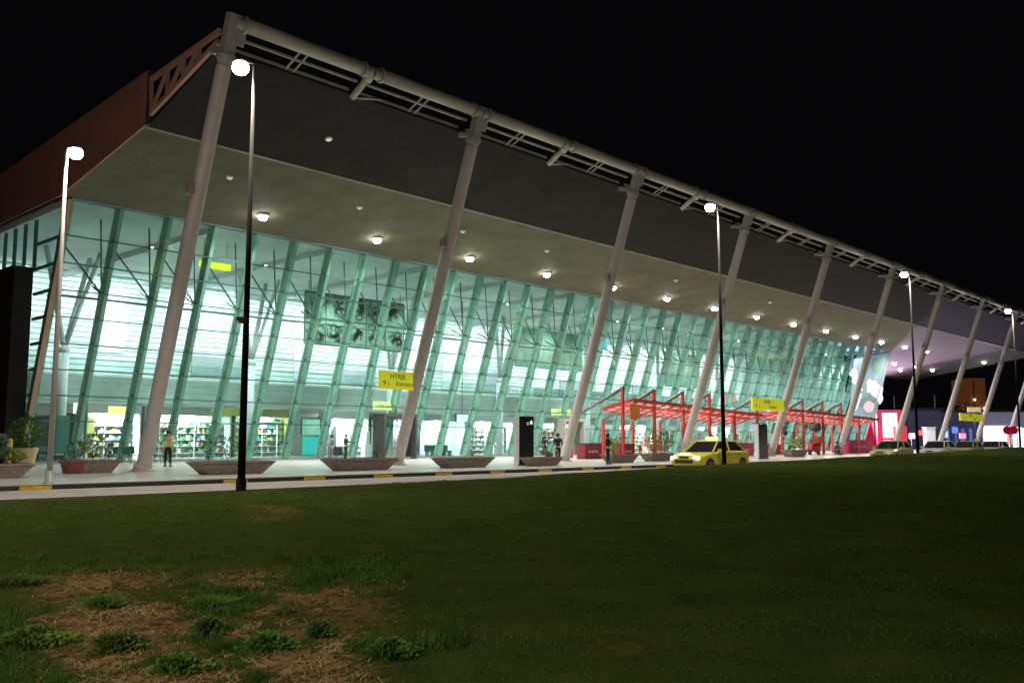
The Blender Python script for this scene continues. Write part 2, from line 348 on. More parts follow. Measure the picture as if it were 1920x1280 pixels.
tag(grass('tall_grass', 80000, 2.5, 11.5, 4, 0.035, 0.085, 0.008, gm2, dens=lambda x, y: clumps(x, y)*(1-.85*soil_mask(x, y)), llo=-0.66, lhi=-0.05), 'fresher longer grass tufts around the bare patch', 'grass', kind='stuff')
def dry(x, y): return soil_mask(x, y)*np.clip((vnoise(x, y, .45, 41)*.6+vnoise(x, y, .14, 42)*.4-.28)*2.2, 0.05, 1)
def grass_dry():
    r = np.random.default_rng(9); N = 34000
    d = r.uniform(3, 11, N); l = r.uniform(-0.55, -0.1, N)*d; x = fh.x*d+rt.x*l; y = fh.y*d+rt.y*l
    k = r.random(N) < dry(x, y); x = x[k]; y = y[k]; K = len(x); z = lawn_z(x, y)+0.006
    a = r.uniform(0, 2*PI, K); ln = r.uniform(0.04, 0.14, K); wv = 0.005; h = r.uniform(0.0, 0.03, K)
    px = -np.sin(a)*wv; py = np.cos(a)*wv
    V = np.empty((K, 3, 3)); V[:, 0] = np.stack([x-px, y-py, z], 1); V[:, 1] = np.stack([x+px, y+py, z], 1); V[:, 2] = np.stack([x+np.cos(a)*ln, y+np.sin(a)*ln, z+h], 1)
    return npmesh('dry_straw', V.reshape(-1, 3), np.arange(K*3).reshape(-1, 3), [gm3])
tag(grass_dry(), 'dry straw lying over the bare brown patch', 'straw', kind='stuff')

# weeds: countable leafy tufts on the bare patch
def leaves(mb, c, R, H, n, ls, mi=0, up=0.3, seed=0, flat=False):
    r = random.Random(seed)
    for _ in range(n):
        t = r.uniform(0, 2*PI); q = math.sqrt(r.random()); zz = r.random()
        k = math.sqrt(max(0.05, 1-(2*zz-1)**2)) if not flat else 1
        p = Vector((c[0]+R*q*k*math.cos(t), c[1]+R*q*k*math.sin(t), c[2]+H*zz))
        d = Vector((math.cos(t)*q+r.uniform(-.5, .5), math.sin(t)*q+r.uniform(-.5, .5), up+r.uniform(-.4, .8))).normalized()
        s = d.cross(Vector((r.uniform(-1, 1), r.uniform(-1, 1), r.uniform(-1, 1)))).normalized(); L = ls*r.uniform(0.6, 1.3); W = L*0.28
        mb.add([p, p+d*L*.5+s*W, p+d*L, p+d*L*.5-s*W], [(0, 1, 2, 3)], mi)
weeds = [((500, 1222), 0.21, 'round bushy green weed tuft standing alone on the bare patch, right of the others'),
         ((205, 1150), 0.19, 'green weed tuft at the top left of the bare patch'), ((222, 1222), 0.20, 'broad low weed tuft in the left middle of the bare patch'),
         ((395, 1195), 0.12, 'small weed tuft between the left and right tufts'), ((395, 1148), 0.17, 'dark weed tuft at the back of the bare patch'),
         ((60, 1215), 0.26, 'thick weed tuft at the left edge beside the bare patch'), ((595, 1198), 0.11, 'small upright weed at the right end of the bare patch'),
         ((40, 1110), 0.24, 'tall weed tuft farthest left, behind the bare patch'), ((330, 1262), 0.16, 'weed tuft at the very front of the bare patch'), ((720, 1235), 0.19, 'loose weed tuft in the lawn right of the bare patch')]
for i, ((px, py), R, lab) in enumerate(weeds):
    g = G(px, py, -0.25); zz = float(lawn_z(np.array([g.x]), np.array([g.y]))[0]); mb = MB()
    r = random.Random(i); broad = i % 3 != 1; lob = [(r.uniform(-.28, .28)*R, r.uniform(-.28, .28)*R, r.uniform(.6, 1.0)*R) for _ in range(4)]
    R *= 1.12
    for k in range(int(1500*R/0.2)):
        lx_, ly_, lr_ = r.choice(lob); t = r.uniform(0, 2*PI); q = min(abs(r.gauss(0, .5)), 1.15)*lr_; x_ = lx_+q*math.cos(t); y_ = ly_+q*math.sin(t)
        L = r.uniform(0.02, 0.055) if broad else r.uniform(.05, .12); hh = r.uniform(0, .10)*max(0, 1-q/lr_*.8); lean = r.uniform(0.3, 1.4) if broad else r.uniform(.1, .7)
        p = Vector((x_, y_, hh if broad else 0)); d = Vector((math.cos(t)*lean+r.uniform(-.6, .6), math.sin(t)*lean+r.uniform(-.6, .6), .8)).normalized()
        s_ = d.cross(Vector((r.uniform(-1, 1), r.uniform(-1, 1), 0.2))).normalized(); W = L*(r.uniform(0.25, 0.4) if broad else .07)
        m_ = p+d*L*.5; tip = p+d*L+Vector((math.cos(t), math.sin(t), -0.5))*L*.2
        mb.add([p, m_+s_*W, tip, m_-s_*W], [(0, 1, 2, 3)])
    o = mb.build('weed_tuft', leafmat('weed_leaf', (0.12+0.015*(i % 3), 0.26-0.02*(i % 4), 0.05), 5, 0.4), loc=(g.x, g.y, zz)); tag(o, lab, 'weed', 'weed tufts on the bare patch')

# base ground to the horizon, road, pavement
mb = MB(); mb.quad((-400, -400, -0.9), (1500, -400, -0.9), (1500, 1500, -0.9), (-400, 1500, -0.9))
tag(mb.build('ground', mat('far_ground', (0.03, 0.03, 0.028), 0.9, nscale=0.05, namt=0.3)), kind='structure')
road = mat('road_asphalt', (0.30, 0.27, 0.235), 0.7, nscale=2.5, namt=0.25, bump=0.25, bscale=40)
mb = MB(); mb.bb(-80, 420, 22.15, 28.72, -0.6, -0.15); tag(mb.build('road', road), kind='structure')
pav = linesmat('pavement_slabs', (0.56, 0.58, 0.54), (0.38, 0.4, 0.37), 0, 1.2, 0.02, rough=0.24, nscale=0.8, namt=0.22)
mb = MB(); mb.bb(-80, 172, 29.0, 54.15, -0.6, 0.0); tag(mb.build('pavement', pav), kind='structure')
mb = MB(); mb.bb(172, 420, 29.0, 260, -0.6, -0.02); mb.bb(132.6, 171.99, 54.16, 260, -0.6, -0.02)
tag(mb.build('forecourt', mat('forecourt_asphalt', (0.08, 0.08, 0.085), 0.6, nscale=0.5, namt=0.3)), kind='structure')
mb = MB()
mb.bb(-80, 420, 28.80, 29.0, -0.6, 0.006, 2); mb.bb(-80, 420, 28.76, 28.80, -0.6, -0.02, 1)
x = 10.0
while x < 140:
    if abs(x-13.25) > 1: mb.bb(x, x+.9, 28.70, 28.76, -.148, -.03, 0); mb.bb(x, x+.9, 28.755, 28.90, -.01, 0.010, 0)
    x += 3.25
tag(mb.build('kerb', [M['kyellow'], M['kblack'], M['kstone']]), kind='structure')
mb = MB(); mb.bb(-80, 420, 21.9, 22.15, -0.6, 0.0); tag(mb.build('verge_kerb', M['kstone']), kind='structure')
mb = MB(); mb.bb(-80, 300, 28.2, 28.32, -0.15, -0.146); mb.bb(-80, 300, 22.5, 22.62, -0.15, -0.146)
tag(mb.build('road_markings', M['line']), kind='structure')

# ================================================================== TERMINAL
XC = 18.93; BAY = 2.83; NB = 40; XE = XC+BAY*NB            # glass corner, bay, right end (132.1)
YT, ZT, YB = 49.4, 14.04, 54.2                             # glass: top edge, foot
YF, ZF = 39.93, 15.56                                      # fold of the soffit
XR = 18.4; XEND = 171.0                                    # roof ends
def gy(z): return YB + (YT-YB)*z/ZT
T = thing('airport_terminal', 'long glass fronted airport terminal with raking columns under a huge projecting roof, lit from inside', 'terminal', (XC, YB, 0))
T.location = (0, 0, 0)
# roof: rear part is thick
mb = MB()
sl = (ZT-ZF)/(YT-YF)
mb.quad((XR+.02, YF, ZF), (XR+.02, YT+.3, ZF+sl*(YT+.3-YF)), (XE, YT+.3, ZF+sl*(YT+.3-YF)), (XE, YF, ZF))
mb.quad((XE, YF, ZF), (XE, 59.5, ZF+sl*(59.5-YF)), (XEND, 59.5, ZF+sl*(59.5-YF)), (XEND, YF, ZF))
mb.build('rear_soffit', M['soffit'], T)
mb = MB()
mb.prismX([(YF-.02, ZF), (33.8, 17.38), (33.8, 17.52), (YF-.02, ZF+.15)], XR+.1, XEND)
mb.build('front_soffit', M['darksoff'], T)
mb = MB()     # roof sheet and side fascias
mb.prismX([(YF, ZF+.16), (YF, 18.1), (80, 16.0), (80, 15.0), (YT+.3, 14.6)], XR+.12, XEND)
mb.build('roof', M['annex'], T)
prof = [(YF-.1, ZF), (YT, ZT-.02), (80, 13.9), (80, 15.75), (YF-.1, 18.15)]
mb = MB(); mb.prismX(prof, XR-.06, XR+.018); mb.build('fascia', M['fascia'], T)
mb = MB(); mb.bb(XR-.05, XR+.09, YF-.32, YF-.105, ZF-.02, 18.16); mb.build('fascia_end_plate', M['dark'], T)
mb = MB(); mb.prismX([(YF-.1, ZF), (59.5, ZF+sl*(59.5-YF)-.05), (59.5, 17), (YF-.1, 18.15)], XEND+.002, XEND+.08); mb.build('fascia', M['dark'], T)
mb = MB(); mb.bb(XE+.3, XEND, 59.5, 59.7, 12.2, 16.5); mb.build('fascia', M['dark'], T)
mb = MB(); mb.beam((XR+.05, YF+.04, ZF-.03), (XEND, YF+.04, ZF-.03), .10, .07); mb.build('soffit_edge_trim', mat('trim_cream', (0.36, 0.34, 0.26), 0.5), T)
# rake truss at the near end
mb = MB()
a0, a1 = Vector((XR, 39.55, 17.65)), Vector((XR, 33.5, 18.05)); b0, b1 = Vector((XR, 39.45, 16.0)), Vector((XR, 33.6, 17.62))
mb.beam(a0, a1, .16, .22); mb.beam(b0, b1, .16, .22)
def lp(p, q, t): return p+(q-p)*t
for t0, t1 in ((0.02, 0.0), (0.0, 0.26), (0.26, 0.26), (0.26, .5), (.5, .5), (.5, .72), (.72, .72)):
    mb.beam(lp(b0, b1, t0), lp(a0, a1, t1), .13, .15)
mb.build('rake_truss', M['rake'], T)
# front tube and ladder truss
PY, PZ = 32.42, 18.12
NC = 11; XC0 = 18.38; CS = 14.13
seg = []
for k in range(NC+1):
    x0 = XC0+CS*k; 
    for h in (0, 1):
        xa = x0+h*CS/2+0.5; xb = x0+(h+1)*CS/2-0.5
        if xb > XEND+2: continue
        mb = MB(); mb.tube((xa, PY, PZ), (xb, PY, PZ), .30, n=20); mb.build('roof_edge_tube', M['pipe'], T, True)
        mb = MB()
        mb.lathe((0, 0, 0), [(.27, -.45), (.27, -.05), (.36, -.05), (.36, .06)], 20)
        for e, sg in ((xa, 0), (xb, PI)):
            if sg and xb > XEND: continue
            oc = mb.build('tube_collar', M['steel'], T, False, (e, PY, PZ)); oc.rotation_euler = (0, PI/2+sg, 0)
        xm = (xa+xb)/2; mb = MB()
        for o_ in (-.18, .22): mb.beam((xm+o_, PY+.2, PZ-.12), (xm+o_, 33.85, 17.5), .07, .07)
        mb.beam((xa-.2, 33.15, 17.80), (xb+.2, 33.15, 17.80), .10, .10)
        mb.beam((xa-.2, 33.8, 17.58), (xb+.2, 33.8, 17.58), .12, .12)
        mb.build('ladder_truss', M['steel'], T)
    xm = x0+CS/2
    if xm < XEND:
        mb = MB(); mb.tube((xm, PY, PZ), (xm, 33.9, 17.30), .16, n=12); mb.tube((xm, PY, PZ), (xm, PY+.4, PZ-.25), .24, n=12)
        mb.tube((xm, 33.9, 17.3), (xm+1.6, 33.7, 17.6), .06, n=8)
        mb.build('truss_arm', M['pipe'], T, True)
# raking columns with caps and bracket boxes
for k in range(NC):
    X = XC0+CS*k; base = Vector((X, 38.7, 0)); top = Vector((X, 32.95, 16.75)); d = (top-base).normalized()
    mb = MB(); mb.tube(base+d*.25, top-d*.35, .31, .31, n=24); c = mb.build('column', M['column'], T, True)
    c.modifiers.new('es', 'EDGE_SPLIT').split_angle = 0.9
    mb = MB(); mb.lathe(base, [(.52, 0), (.52, .06), (.40, .10), (.38, .35)], 20); mb.build('column_foot', M['column'], c)
    mb = MB(); mb.tube(top-d*.35, top-d*.05, .26, .36, n=16); mb.tube(top-d*.1, top+d*.12, .38, n=16)
    mb.beam(top+d*.1, top+d*1.75, .42, .5); mb.beam(top+d*.6+Vector((.3, 0, 0)), top+d*1.6+Vector((.3, 0, 0)), .12, .7)
    mb.beam(top+d*.3, Vector((X, 34.0, 17.3)), .22, .22)
    mb.build('column_cap', M['steel'], c)
    for q in (5.6, 11.1): mb = MB(); mb.tube(base+d*q, base+d*(q+.07), .318, n=24); mb.build('weld_band', M['column'], c)
    p = base+d*12.2; mb = MB(); mb.box(p+Vector((-.44, -.05, 0)), (.22, .34, .42)); mb.beam(p+Vector((-.4, 0, -.35)), p+Vector((0, 0, -.35)), .06)
    mb.beam(p+Vector((-.4, 0, .3)), p+Vector((0, 0, .3)), .06); mb.build('bracket_box', M['boxp'], c)

# glass front
mb = MB(); mb.quad((XC, gy(0), 0.02), (XE, gy(0), 0.02), (XE, YT, ZT-.05), (XC, YT, ZT-.05)); mb.build('glass_front', M['glass'], T)
mb = MB(); mb.quad((XC, gy(0), 0.02), (XC, YT, ZT-.05), (XC, 72, ZT-.05), (XC, 72, 0.02)); mb.build('glass_side', M['glass'], T)
mb = MB(); mb.quad((XE, gy(0), 0.02), (XE, YT, ZT-.05), (XE, 72, ZT-.05), (XE, 72, 0.02)); mb.build('glass_side', M['glass'], T)
ln = Vector((0, YT-YB, ZT)).normalized(); nrm = Vector((0, ZT, YB-YT)).normalized()     # inward normal
mb0 = MB(); D = .60
def fin(X):
    m_ = MB(); p0 = Vector((X, YB+.06, 0)); p1 = Vector((X, YT+.06, ZT-.06))
    hw = .06
    for off, hh in ((0.05, .11), (D, .14)):      # outer and inner chord
        a = p0+nrm*off; b_ = p1+nrm*off
        m_.add([a+Vector((-hh, 0, 0)), a+Vector((hh, 0, 0)), a+Vector((hh, 0, 0))+nrm*.14, a+Vector((-hh, 0, 0))+nrm*.14,
                b_+Vector((-hh, 0, 0)), b_+Vector((hh, 0, 0)), b_+Vector((hh, 0, 0))+nrm*.14, b_+Vector((-hh, 0, 0))+nrm*.14],
               [(0, 1, 5, 4), (1, 2, 6, 5), (2, 3, 7, 6), (3, 0, 4, 7), (4, 5, 6, 7), (3, 2, 1, 0)])
    a = p0+nrm*.19; b_ = p1+nrm*.19; c_ = p1+nrm*D; e_ = p0+nrm*D
    w_ = Vector((.025, 0, 0))
    m_.add([a-w_, b_-w_, c_-w_, e_-w_, a+w_, b_+w_, c_+w_, e_+w_], [(0, 1, 2, 3), (7, 6, 5, 4)])
    return m_
for k in range(NB+1):
    o = fin(XC+BAY*k + (0.14 if k == 0 else 0)).build('mullion', M['fin'], T)
    L = math.hypot(YB-YT, ZT); m_ = MB()
    z = 1.0
    while z < 13.5:
        p = Vector((XC+BAY*k+(0.14 if k == 0 else 0), gy(z)+.06, z))+nrm*.5; m_.box(p, (.15, .45, .11)); z += 1.4
    m_.build('bracket', M['findark'], o)
zz = 2.4
while zz < 13.5:
    mb = MB(); y = gy(zz)+.10; mb.beam((XC, y, zz), (XE, y, zz), .05, .07); mb.build('transom', M['findark'], T)
    mb = MB(); mb.beam((XC+.05, gy(zz)+.2, zz), (XC+.05, 54.0, zz), .12, .16); mb.build('transom', M['findark'], T)
    zz += 1.4
mb = MB(); mb.beam((XC-.08, YB-.1, 0), (XC-.08, YT-.1, ZT-.1), .16, .22); mb.build('corner_post', mat('corner_post_tan', (0.42, 0.28, 0.17), 0.4), T)
mb = MB(); mb.beam((XE+.08, YB-.1, 0), (XE+.08, YT-.1, ZT-.1), .2, .3); mb.build('corner_post', M['steel'], T)
mb = MB(); mb.bb(XC, XE, YB-.02, YB+.12, 0, .14); mb.build('glass_sill', M['steel'], T)
mb = MB(); mb.bb(XC, XE, YT-.12, YT+.2, ZT-.05, ZT+.35); mb.build('glass_head', M['findark'], T)
# braces at node height
for k in range(0, NB):
    X = XC+BAY*k; z1 = 9.25; z0 = 11.9; mb = MB()
    n1 = Vector((X+BAY, gy(z1)+.06, z1))+nrm*D; n0 = Vector((X, gy(z0)+.06, z0))+nrm*D
    mb.tube(n0, n1, .055, n=8); mb.tube(n1+Vector((.0, .1, 0)), Vector((n1.x-.12, n1.y+.35, ZT-.25)), .05, n=8); mb.tube(n1, n1+nrm*1.5+Vector((0, 0, .2)), .05, n=6)
    mb.build('brace', M['findark'], T)
mb = MB(); y9 = gy(9.25)+.06; mb.tube((XC, y9+D+.1, 9.2), (XE, y9+D+.1, 9.2), .06, n=8); mb.build('brace_rail', M['findark'], T)
# side wall clerestory posts and the dark block behind the corner
for i in range(9):
    mb = MB(); y = 54.3+i*1.6; mb.bb(XC+.02, XC+.2, y, y+.12, 10.7, 13.9); mb.build('clerestory_post', M['findark'], T)
mb = MB(); mb.bb(17.9, XC-.02, 54.0, 80, 0, 10.75); bevel(mb.build('side_block', M['annex'], T), .05)
mb = MB(); mb.bb(17.8, XC+.05, 53.9, 80, 10.75, 10.9); mb.build('side_block_coping', M['dark'], T)
# hall interior shell
mb = MB(); mb.bb(XC+.2, XE-.2, YB+.14, 78, -.3, 0.005); mb.build('hall_floor', M['floor'], T)
mb = MB(); mb.bb(XC+.1, XE-.1, YT+.3, 72.2, ZT+.02, ZT+.3); mb.build('hall_ceiling', M['ceil'], T)
mb = MB(); mb.bb(XC+.1, XE-.1, 72, 72.3, 6.1, ZT+.02); mb.build('hall_back_wall', M['slat'], T)
mb = MB(); mb.bb(XC+.1, XE-.1, 67, 72, 4.15, 6.1); mb.build('mezzanine', M['slab'], T)
mb = MB(); mb.bb(XC+.15, XE-.15, 67.1, 67.13, 6.12, 7.15); mb.build('balustrade', M['clear'], T)
mb = MB(); mb.bb(XC+.15, XE-.15, 67.06, 67.16, 7.15, 7.22); mb.bb(XC+.15, XE-.15, 66.96, 66.99, 5.95, 6.12)
mb.build('handrail', M['white'], T)
mb = MB(); mb.bb(XC+.1, XE-.1, 71.6, 72, 0, 4.15); mb.build('ground_floor_wall', M['white'], T)
mb = MB(); mb.bb(XE-.1, XE+.0-.02, 56, 72.3, 6.1, ZT); mb.build('hall_end_wall', M['slab'], T)
# ceiling ribs
for i in range(14):
    X = XC0+.55+i*8.49; mb = MB(); mb.bb(X-.12, X+.12, YT+.6, 71.9, ZT-.35, ZT+.01); mb.build('ceiling_rib', M['white'], T)
# white forked hall columns
for i in range(8):
    X = 24.6+i*14.15; mb = MB()
    mb.tube((X, 64, 0), (X, 64, 7.4), .34, n=18); mb.tube((X, 64, 7.4), (X-1.9, 62.8, ZT), .17, n=12); mb.tube((X, 64, 7.4), (X+1.9, 65.2, ZT), .17, n=12)
    mb.tube((X, 64, 7.4), (X+1.6, 62.8, ZT), .14, n=12)
    mb.lathe((X, 64, 7.2), [(.36, 0), (.42, .2), (.36, .45)], 18); mb.build('hall_column', M['white'], T, True)
# bright wall panels
for X, wd, z0, z1 in ((30, 2.2, 8.2, 13), (48, 1.2, 7, 13.4), (60, 3.0, 7.2, 11), (66.5, 2.0, 6.8, 12), (80, 3.5, 7, 11), (93, 2.0, 7.3, 12.5), (108, 4.0, 7, 11.5), (121, 2.0, 7, 12)):
    mb = MB(); mb.bb(X, X+wd, 71.9, 71.97, z0, z1); mb.build('wall_panel', M['white'], T)
for X, wd, z0, z1 in ((38, 5, 6.9, 8.4), (53, 4.5, 6.9, 8.2), (72, 5, 6.9, 9), (86, 4, 6.9, 8.6), (101, 5, 6.9, 8.8)):
    mb = MB(); mb.bb(X, X+wd, 71.88, 71.96, z0, z1); mb.build('wall_panel', mat('grey_panel', (0.38, 0.43, 0.46), 0.5, nscale=.6, namt=.15), T)

# lights of the hall: linear wall washers, round ceiling lights
wash = None
for i in range(14):
    X = 23.0+i*8.0
    t = tag(MB_ := None or thing('linear_light', '%s long linear light under the hall ceiling, counting from the left' % ORD[i], 'ceiling light', (X, 67.5, 13.35), group='linear lights along the hall ceiling'))
    mb = MB(); mb.bb(-2.9, 2.9, -.12, .12, .02, .14); mb.bb(-2.0, -1.96, -.02, .02, .14, .68); mb.bb(1.96, 2.0, -.02, .02, .14, .68); mb.build('housing', M['white'], t)
    lamp('AREA', 'washer', (0, 0, 0), 1100, (0.92, 1.0, 0.985), target=(0, 3.0, -4.2), parent=t, shape='RECTANGLE', size=5.6, size_y=.3)
for i in range(13):
    X = 27.5+i*8.49
    t = thing('hall_downlight', '%s round spotlight on the hall ceiling behind the glass, from the left' % ORD[i], 'ceiling light', (X, 57.5, ZT), group='round spotlights on the hall ceiling')
    mb = MB(); mb.lathe((0, 0, -.16), [(.26, 0), (.30, .04), (.30, .16)], 16); mb.build('housing', M['white'], t, True)
    mb = MB(); mb.lathe((0, 0, -.21), [(.12, 0), (.22, .03), (.24, .045)], 16); mb.build('lens', M['dlglow'], t, True)
    lamp('SPOT', 'beam', (0, 0, -.3), 5000, (0.9, 1, 0.97), size=.2, target=(0, 0, -5), parent=t, spot_size=2.6, spot_blend=.6)

# soffit downlights
def soff(y): return ZF+sl*(y-YF)
def downlight(X, Y, big, lab, grp, power=None, col=(1, .95, .88)):
    t = thing('downlight', lab, 'downlight', (X, Y, soff(Y)), group=grp)
    R = .27 if big else .14
    mb = MB(); mb.lathe((0, 0, -.10), [(R, 0), (R+.05, .02), (R+.05, .12)], 18); mb.build('housing', M['white'], t, True)
    mb = MB(); mb.lathe((0, 0, -.10-(.24 if big else .07)), [(R*.35, 0), (R*.75, .05 if big else .03), (R*.97, .14 if big else .05), (R, .24 if big else .07)], 18); mb.build('lens', M['dlglow'] if big else M['dimglow'], t, True)
    if power: lamp('SPOT', 'beam', (0, 0, -.42), power, col, size=.25, target=(0, 0, -5), parent=t, spot_size=2.75, spot_blend=.7)
    return t
for k in range(14):
    X = 28.74+8.49*k
    if k == 4: X += .15
    downlight(X, 46.64, True, '%s bright round downlight in the row above the glass front, from the left' % ORD[k], 'bright downlights above the glass front', 7000)
for k in range(8): downlight(24.4+8.5*k, 42.9, False, '%s small dim downlight in the outer soffit row, from the left' % ORD[k], 'small dim downlights in the outer row')
o = downlight(AY(617, 216, 37.2).x, 37.2, False, 'single dim downlight high on the dark front soffit', 'small dim downlights in the outer row'); o.location.z = ZF+(17.38-ZF)*(YF-37.2)/(YF-33.8); o.rotation_euler = (math.radians(-16), 0, 0)
for i, (px, py) in enumerate(((1677, 680), (1688, 692), (1716, 686), (1748, 692), (1845, 678))):
    n_ = Vector((0, sl, -1)); d = ray(px, py); t_ = (Vector((0, YF, ZF))-CP).dot(n_)/d.dot(n_); p = CP+d*t_
    downlight(p.x, p.y, True, '%s bright downlight in the open roof end beyond the glass, from the left' % ORD[i], 'downlights in the open roof end', 900 if i % 2 else None)

# decorative hanging screens in the hall
def screen(x0, x1, z0, z1, y, lab, patt, seed):
    t = thing('hanging_screen', lab, 'screen', ((x0+x1)/2, y, z0), group='green screens hanging in the hall'); W = x1-x0; Hh = z1-z0
    mb = MB(); mb.bb(-W/2, W/2, 0, .06, 0, Hh); mb.build('panel', M['screen'], t)
    mb = MB()
    for xx in (-W/2+.4, W/2-.4, 0): mb.bb(xx-.02, xx+.02, .02, .05, Hh, ZT-z0)
    mb.build('cable', M['dark'], t)
    r = random.Random(seed); mb = MB()
    if patt:
        nx_, nz_ = 5, 2; cw = W/nx_; chh = Hh/nz_
        for ix in range(nx_+1): mb.quad((-W/2+ix*cw-.05, -.03, 0), (-W/2+ix*cw+.05, -.03, 0), (-W/2+ix*cw+.05, -.03, Hh), (-W/2+ix*cw-.05, -.03, Hh))
        for iz in range(nz_+1): mb.quad((-W/2, -.032, iz*chh-.09), (W/2, -.032, iz*chh-.09), (W/2, -.032, iz*chh+.09), (-W/2, -.032, iz*chh+.09))
        for ix in range(nx_):
            for iz in range(nz_):
                for q_ in range(9):
                    cx = -W/2+(ix+r.uniform(.25, .75))*cw; cz = (iz+r.uniform(.25, .75))*chh; R_ = r.uniform(.25, .62); a0 = r.uniform(0, 6.28); sw = r.uniform(1.5, 4.2); wv = r.uniform(.13, .27); prev = None
                    for q in range(9):
                        a = a0+sw*q/8; rr = R_*(1-.3*q/8)
                        pts = [(cx+(rr+k_*wv)*math.cos(a)*1.1, -.04, cz+(rr+k_*wv)*math.sin(a)) for k_ in (-.5, .5)]
                        pts = [(max(-W/2+(ix+.05)*cw, min(-W/2+(ix+.95)*cw, p[0])), p[1], max((iz+.06)*chh, min((iz+.94)*chh, p[2]))) for p in pts]
                        if prev: mb.quad(prev[0], pts[0], pts[1], prev[1])
                        prev = pts
    else:
        for i in range(5): mb.quad((-W/2+i*W/5+.08, -.03, .1), (-W/2+(i+1)*W/5-.08, -.03, .1), (-W/2+(i+1)*W/5-.08, -.03, Hh*.45), (-W/2+i*W/5+.08, -.03, Hh*.45))
    mb.build('pattern', M['screendark'] if patt else M['screen'], t)
a = AY(572, 536, 61); b_ = AY(757, 600, 61); screen(a.x, b_.x, 9.0, 13.1, 61, 'large green hanging screen with a dark curling pattern', True, 4)
a = AY(965, 575, 61); b_ = AY(1092, 600, 61); screen(a.x, b_.x, 8.6, 12.6, 61, 'plain green hanging screen in the middle of the hall', False, 5)
a = AY(1245, 575, 61); b_ = AY(1310, 600, 61); screen(a.x, b_.x, 7.8, 12.0, 61, 'narrow green hanging screen farthest right in the hall', False, 6)

# ================================================================== text helper
def text(s, size, m, parent, loc, rot=(PI/2, 0, 0), ext=0.004):
    cu = bpy.data.curves.new('t', 'FONT'); cu.body = s; cu.size = size; cu.extrude = ext; cu.align_x = 'CENTER'; cu.align_y = 'CENTER'; cu.resolution_u = 2
    ob = bpy.data.objects.new('t', cu); COL.objects.link(ob); dg = bpy.context.evaluated_depsgraph_get()
    me = bpy.data.meshes.new_from_object(ob.evaluated_get(dg)); bpy.data.objects.remove(ob); me.materials.clear(); me.materials.append(m)
    o = bpy.data.objects.new('lettering', me); COL.objects.link(o); o.parent = parent; o.location = loc; o.rotation_euler = rot; return o
def sign(c, W, Hh, ztop, lab, lines, m, grp, rz=0, rods=True):
    t = thing('direction_sign', lab, 'sign', c, rz, grp)
    mb = MB(); mb.bb(-W/2, W/2, -.09, .09, 0, Hh); bevel(mb.build('board', m, t), .02)
    if rods:
        mb = MB()
        for q in (.25, .75):
            mb.bb(W*.2, W/2+.5, .1, .18, Hh*q-.05, Hh*q+.05)
        mb.bb(W*.2, W*.2+.1, .1, .16, Hh*.25, Hh*.75); mb.build('bracket', M['steel'], t)
    for s, sz, lx, lz in lines: text(s, sz, M['text'], t, (lx, -.096, lz))
    return t
# signs are carried on posts by the kerb-side columns
def sign_at(px0, px1, py0, py1, Y, lab, lines, m, post=True, grp='yellow direction signs'):
    a = AY(px0, py1, Y); b_ = AY(px1, py1, Y); c_ = AY(px0, py0, Y); W = b_.x-a.x; Hh = c_.z-a.z
    t = sign(((a.x+b_.x)/2, Y, a.z), W, Hh, soff(Y) if YF < Y < YT else ZF+.3, lab, lines(W, Hh), m, grp, rods=post)
    return t
two = lambda W, Hh: [('HYRJE', Hh*.42, -W*.06, Hh*.70), ('Entrance', Hh*.36, W*.12, Hh*.30), ('\u2191', Hh*.42, -W*.40, Hh*.3), ('i', Hh*.42, -W*.30, Hh*.3)]
one = lambda W, Hh: [('HYRJE Entrance', Hh*.42, 0, Hh*.5)]
sign_at(711, 784, 694, 728, 37.2, 'large yellow sign with two dark lines, bracketed to the second raking column', two, M['yellow'])
sign_at(700, 745, 752, 768, 53.6, 'pale lit yellow sign over the entrance doors near the second raking column', one, M['yellowlit'], post=False)
sign_at(1035, 1069, 766, 778, 53.6, 'small pale lit yellow sign over the doors near the third raking column', one, M['yellowlit'], post=False)
sign_at(1410, 1470, 745, 768, 37.2, 'large yellow sign above the tall dark totem between the red pergolas', two, M['yellow'])
sign_at(1800, 1842, 774, 788, 37.2, 'yellow bracketed sign farthest right, beyond the terminal end', two, M['yellow'])
# yellow light strip behind the glass
a = AY(388, 450, 52.5)
t = thing('hall_sign', 'bright yellow hanging sign strip just behind the glass near the top', 'sign', (a.x+.9, 53.0, 12.35))
mb = MB(); mb.box((0, 0, 0), (2.2, .12, .42), rz=0.0); bevel(mb.build('board', mat('bright_yellow_lit', (.8, .8, .02), .5, emit=(1, 1, .02), es=1.0), t), .03)
mb = MB(); mb.tube((-.8, 0, .2), (-.8, 0, 1.6), .02, n=6); mb.tube((.8, 0, .2), (.8, 0, 1.6), .02, n=6); mb.build('hanger', M['steel'], t)

